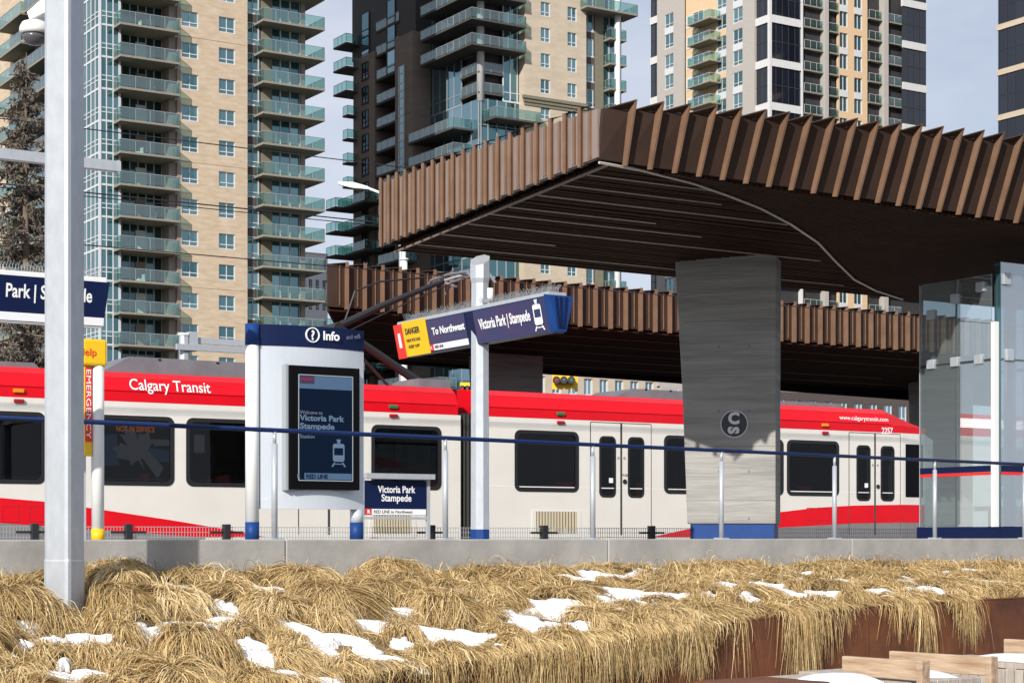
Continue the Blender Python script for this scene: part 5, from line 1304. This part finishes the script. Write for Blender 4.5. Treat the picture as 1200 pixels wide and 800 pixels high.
# dry grass blades
K = 6; tk = np.linspace(0, 1, K)
blades = []; widths = []; tints = []
for (s_, d_, R, h, ph) in M:
    n = int(1500 * (R / .36) ** 1.6 * (1.0 if s_ < 3 else .8)); 
    th = prng.uniform(0, 2 * np.pi, n); th = th + prng.uniform(0, .6) * np.sin(th - ph)
    r0 = R * np.sqrt(prng.uniform(0, 1, n)) * .62; ln = prng.uniform(.16, .42, n) * (R / .36)
    lock = prng.normal(0, .5, 14)                        # blades lie in locks that bend together
    li = ((th % 6.2832) / 6.2832 * 14).astype(int) % 14
    sw = lock[li] * .9 + prng.normal(0, .30, n) + .35 * np.sin(ph * 3)
    lift = np.abs(prng.normal(.012, .02, n)) + .02 * (np.abs(lock[li]) > .6)
    wild = prng.uniform(0, 1, n) < .02; lift[wild] += prng.uniform(.03, .12, wild.sum())
    jx, jy = prng.normal(0, .03, n), prng.normal(0, .03, n)
    rr = r0[:, None] + ln[:, None] * tk[None] ** 1.1; aa = th[:, None] + sw[:, None] * tk[None] ** 1.4
    X = s_ + jx[:, None] + rr * np.cos(aa); Y = d_ + jy[:, None] + rr * np.sin(aa) + .10 * tk[None] ** 2 * (rr / R)
    Y = np.where(X > s_edge(835), np.minimum(Y, BD - .01), Y); over = Y - BD; Yc = np.minimum(Y, BD + .03 + .3 * np.clip(over, 0, .2))
    Z = np.maximum(bed_z(X, Yc) + h * np.clip(1 - (rr / (R * 1.04)) ** 2, 0, 1) ** .6, sample(HF_, X, np.minimum(Yc, BD)) - .03)
    Z = Z + lift[:, None] * (4 * tk * (1 - tk))[None] + .006 - .012 * tk[None] - np.clip(over, 0, 1) * 1.5
    blades.append(np.stack([X, Yc, Z], 2)); widths.append(prng.uniform(.0035, .0070, n))
    tints.append(np.clip(prng.normal(.45, .19, n) + prng.normal(0, .09) + .10 * lock[li], 0, 1))
nf_ = 15000                                              # loose straw lying everywhere between the tussocks
fs, fd = prng.uniform(-7, 11, nf_), prng.uniform(.05, BD - .1, nf_); fth = prng.uniform(0, 6.28, nf_); fl = prng.uniform(.12, .34, nf_); fc = prng.normal(0, .8, nf_)
X = fs[:, None] + fl[:, None] * tk * np.cos(fth[:, None] + fc[:, None] * tk); Y = np.clip(fd[:, None] + fl[:, None] * tk * np.sin(fth[:, None] + fc[:, None] * tk), .02, BD - .01)
blades.append(np.stack([X, Y, sample(HF_, X, Y) + .004 + prng.uniform(0, .03, nf_)[:, None] * (4 * tk * (1 - tk))[None]], 2)); widths.append(prng.uniform(.0035, .0070, nf_)); tints.append(np.clip(prng.normal(.45, .2, nf_), 0, 1))
def drape(sa, sb, n, lmin, lmax, gauss=False):
    s_ = prng.normal((sa + sb) / 2, (sb - sa) / 4, n) if gauss else prng.uniform(sa, sb, n)
    back = prng.uniform(.04, .45, n); sk = prng.normal(.03, .10, n); outw = prng.uniform(.015, .13, n)
    ln = prng.uniform(lmin, lmax, n) * (.45 + .85 * (.5 + .5 * np.sin(s_ * 6.5 + 2.4 * np.sin(s_ * 2.3))) ** 1.2)
    P = np.zeros((n, K, 3)); outd = [-1, -.4, .3, .8, 1.0, 1.02]; dz = [0, .05, .02, -.14, -.52, -1.0]; jit = prng.uniform(.3, 1.3, n)
    hb = sample(HF_, s_, BD - back)
    for k in range(K):
        o = outd[k] * back if outd[k] < 0 else outd[k] * outw + .02
        P[:, k, 0] = s_ + sk * (k / 5) ** 1.5; P[:, k, 1] = BD + o
        P[:, k, 2] = hb - .01 if k == 0 else (np.minimum(sample(HF_, s_, np.full(n, BD - .02)), edge_z(s_) + .05) + dz[k] * jit + .015 if dz[k] > 0 else edge_z(s_) + .03 + dz[k] * ln)
    blades.append(P); widths.append(prng.uniform(.0035, .0068, n)); tints.append(np.clip(prng.normal(.50, .2, n), 0, 1))
drape(-6.5, s_edge(600), 3600, .06, .30); drape(s_edge(560), s_edge(812), 2900, .08, .44)
for p0_, p1_, n, l0, l1 in ((815, 850, 130, .1, .45), (905, 985, 260, .10, .42), (918, 944, 260, .3, .75), (1022, 1082, 150, .1, .35), (1058, 1082, 260, .25, .65), (1095, 1140, 90, .1, .35), (1112, 1134, 240, .3, .75), (960, 1020, 60, .05, .25), (858, 872, 30, .2, .6)): drape(s_edge(p0_), s_edge(p1_), n, l0, l1, True)
B = np.concatenate(blades); Wd = np.concatenate(widths); Tn = np.concatenate(tints)
keep = (B[:, :, 1] > .01).all(1) & (np.hypot(B[:, :, 0] - ps_, B[:, :, 1] - pd_) > .17).all(1)
hit_tip = np.zeros(len(B), bool)
for (s_, d_, rx, rd) in SP:
    for k in (2, 4, 5):
        dx, dy = B[:, k, 0] - s_, B[:, k, 1] - d_
        lx = dx * WD.x + dy * (-WN.x); ly = -dx * WD.y + dy * WN.y
        inn = ((lx / rx) ** 2 + (ly / rd) ** 2 < 1.3) & (B[:, k, 2] < bed_z(B[:, k, 0], B[:, k, 1]) + .09)
        if k == 2: keep &= ~(inn & (prng.uniform(0, 1, len(B)) < .97))
        else: hit_tip |= inn
# blades that would lie on the snow are cut short of it
tt = np.arange(K) * .52; i0_ = tt.astype(int); fr_ = (tt - i0_)[None, :, None]
sub = B[hit_tip]; B[hit_tip] = sub[:, i0_] * (1 - fr_) + sub[:, np.minimum(i0_ + 1, K - 1)] * fr_
B, Wd, Tn = B[keep], Wd[keep], Tn[keep]; N = len(B)
wx, wy = bed_xy(B[:, :, 0], B[:, :, 1]); B = np.stack([wx, wy, B[:, :, 2]], 2)
tan = np.gradient(B, axis=1); side = np.stack([-tan[:, :, 1], tan[:, :, 0], np.zeros(tan.shape[:2])], 2)
side += prng.normal(0, .35, (N, 1, 3)) * np.linalg.norm(tan, axis=2, keepdims=True)
side /= np.linalg.norm(side, axis=2, keepdims=True) + 1e-9
wd = Wd[:, None, None] * np.array([.8, 1, 1, .9, .7, .25])[None, :, None]
V = np.stack([B - side * wd * .5, B + side * wd * .5], 2).reshape(-1, 3).astype(np.float32)
q = np.arange(K - 1); quad = np.stack([2*q, 2*q + 1, 2*q + 3, 2*q + 2], 1)
Fq = (np.arange(N)[:, None, None] * (2 * K) + quad[None]).reshape(-1, 4).astype(np.int32)
me = bpy.data.meshes.new('dry_grass'); me.vertices.add(len(V)); me.vertices.foreach_set('co', V.ravel())
me.loops.add(Fq.size); me.loops.foreach_set('vertex_index', Fq.ravel()); me.polygons.add(len(Fq)); me.polygons.foreach_set('loop_start', np.arange(0, Fq.size, 4, dtype=np.int32))
me.update(calc_edges=True)
at_ = me.attributes.new('tint', 'FLOAT', 'POINT'); at_.data.foreach_set('value', np.repeat(Tn, 2 * K).astype(np.float32))
gm_ = mat('dry_grass', (.5, .36, .17), .75, spec=.25); t_ = gm_.node_tree; an = t_.nodes.new('ShaderNodeAttribute'); an.attribute_name = 'tint'; cr = t_.nodes.new('ShaderNodeValToRGB')
cr.color_ramp.elements[0].color = (.16, .09, .034, 1); cr.color_ramp.elements[1].color = (.86, .70, .42, 1); e = cr.color_ramp.elements.new(.5); e.color = (.57, .40, .175, 1)
t_.links.new(an.outputs['Fac'], cr.inputs['Fac']); t_.links.new(cr.outputs['Color'], t_.nodes['Principled BSDF'].inputs['Base Color'])
me.materials.append(gm_)
tag(inst('dry_grass', me), 'golden dry ornamental grass drooping in tussocks over the planter', 'grass', kind='stuff')

# ------------------------------------------------------------------ timber benches in the lower right corner
def bench(px, py, Y, L_, label, sn=True, dep=.62, rz=R0 - math.pi/2 + .1, hb_=.10):
    q = at(px, Y, py)
    t = thing('timber_bench', label, 'bench', (q.x, q.y, q.z), rz, 'timber benches below the planter'); t.scale = (1.38,) * 3
    MB().box(0, L_, -.02, .03, -.11, 0).build('back_board', 'timber', t, bevel=.006)
    MB().box(L_ + .002, L_ + .045, -.03, .04, -.55, .004).build('end_post', 'timber', t, bevel=.006)
    n = 9; d = dep / n
    for i in range(5): MB().box(-.25, L_ + .0, -.06 - .10 * (i + 1) + .006, -.06 - .10 * i, -.15, -.115).build('seat_slat', 'timber_grey', t, bevel=.004)
    m = int((L_ + .25) / .07)
    for i in range(m): MB().box(-.25 + .07 * i + .004, -.25 + .07 * (i + 1) - .004, -.60 - .0, -.565, -.60, -.15 + random.uniform(-.006, .004)).build('front_slat', 'timber_grey', t, bevel=.004)
    if sn:
        nv_, nf_ = [], []; NA, NR = 26, 5
        for r in range(NR + 1):
            for a in range(NA):
                th = 2 * math.pi * a / NA; k = r / NR * (1 + .10 * math.sin(3 * th + px) + .07 * math.sin(5 * th))
                nv_.append((L_ * .42 + L_ * .46 * k * math.cos(th), -.27 + .21 * k * math.sin(th), -.114 + .04 * (1 - (r / NR) ** 3)))
        for r in range(NR):
            for a in range(NA): b = (a + 1) % NA; nf_.append((r*NA + a, (r+1)*NA + a, (r+1)*NA + b, r*NA + b))
        me = bpy.data.meshes.new('snow_cover'); me.from_pydata(nv_, [], nf_); me.materials.append(MATS['snow']); me.polygons.foreach_set('use_smooth', [True] * len(nf_)); inst('snow_cover', me, t)
bench(989, 768, 14.6, .55, 'weathered timber bench with snow, leftmost of the benches below the steel planter')
bench(1044, 762, 15.6, .73, 'weathered timber bench with snow, middle of the benches below the steel planter')
bench(1178, 748, 17.0, .80, 'weathered timber bench with snow at the right edge below the steel planter')
lq = at(866, 13.6, 802)
ld = thing('steel_ledge', 'low rusty steel ledge at the foot of the planter wall', 'ledge', (lq.x, lq.y, lq.z), R0 + .1); ld.scale = (1.4,) * 3
MB().box(.0, .55, -.15, .35, -.05, 0).build('ledge_top', 'corten_b', ld, bevel=.006); MB().box(.03, .52, -.12, .32, -.40, -.052).build('ledge_body', 'corten', ld)
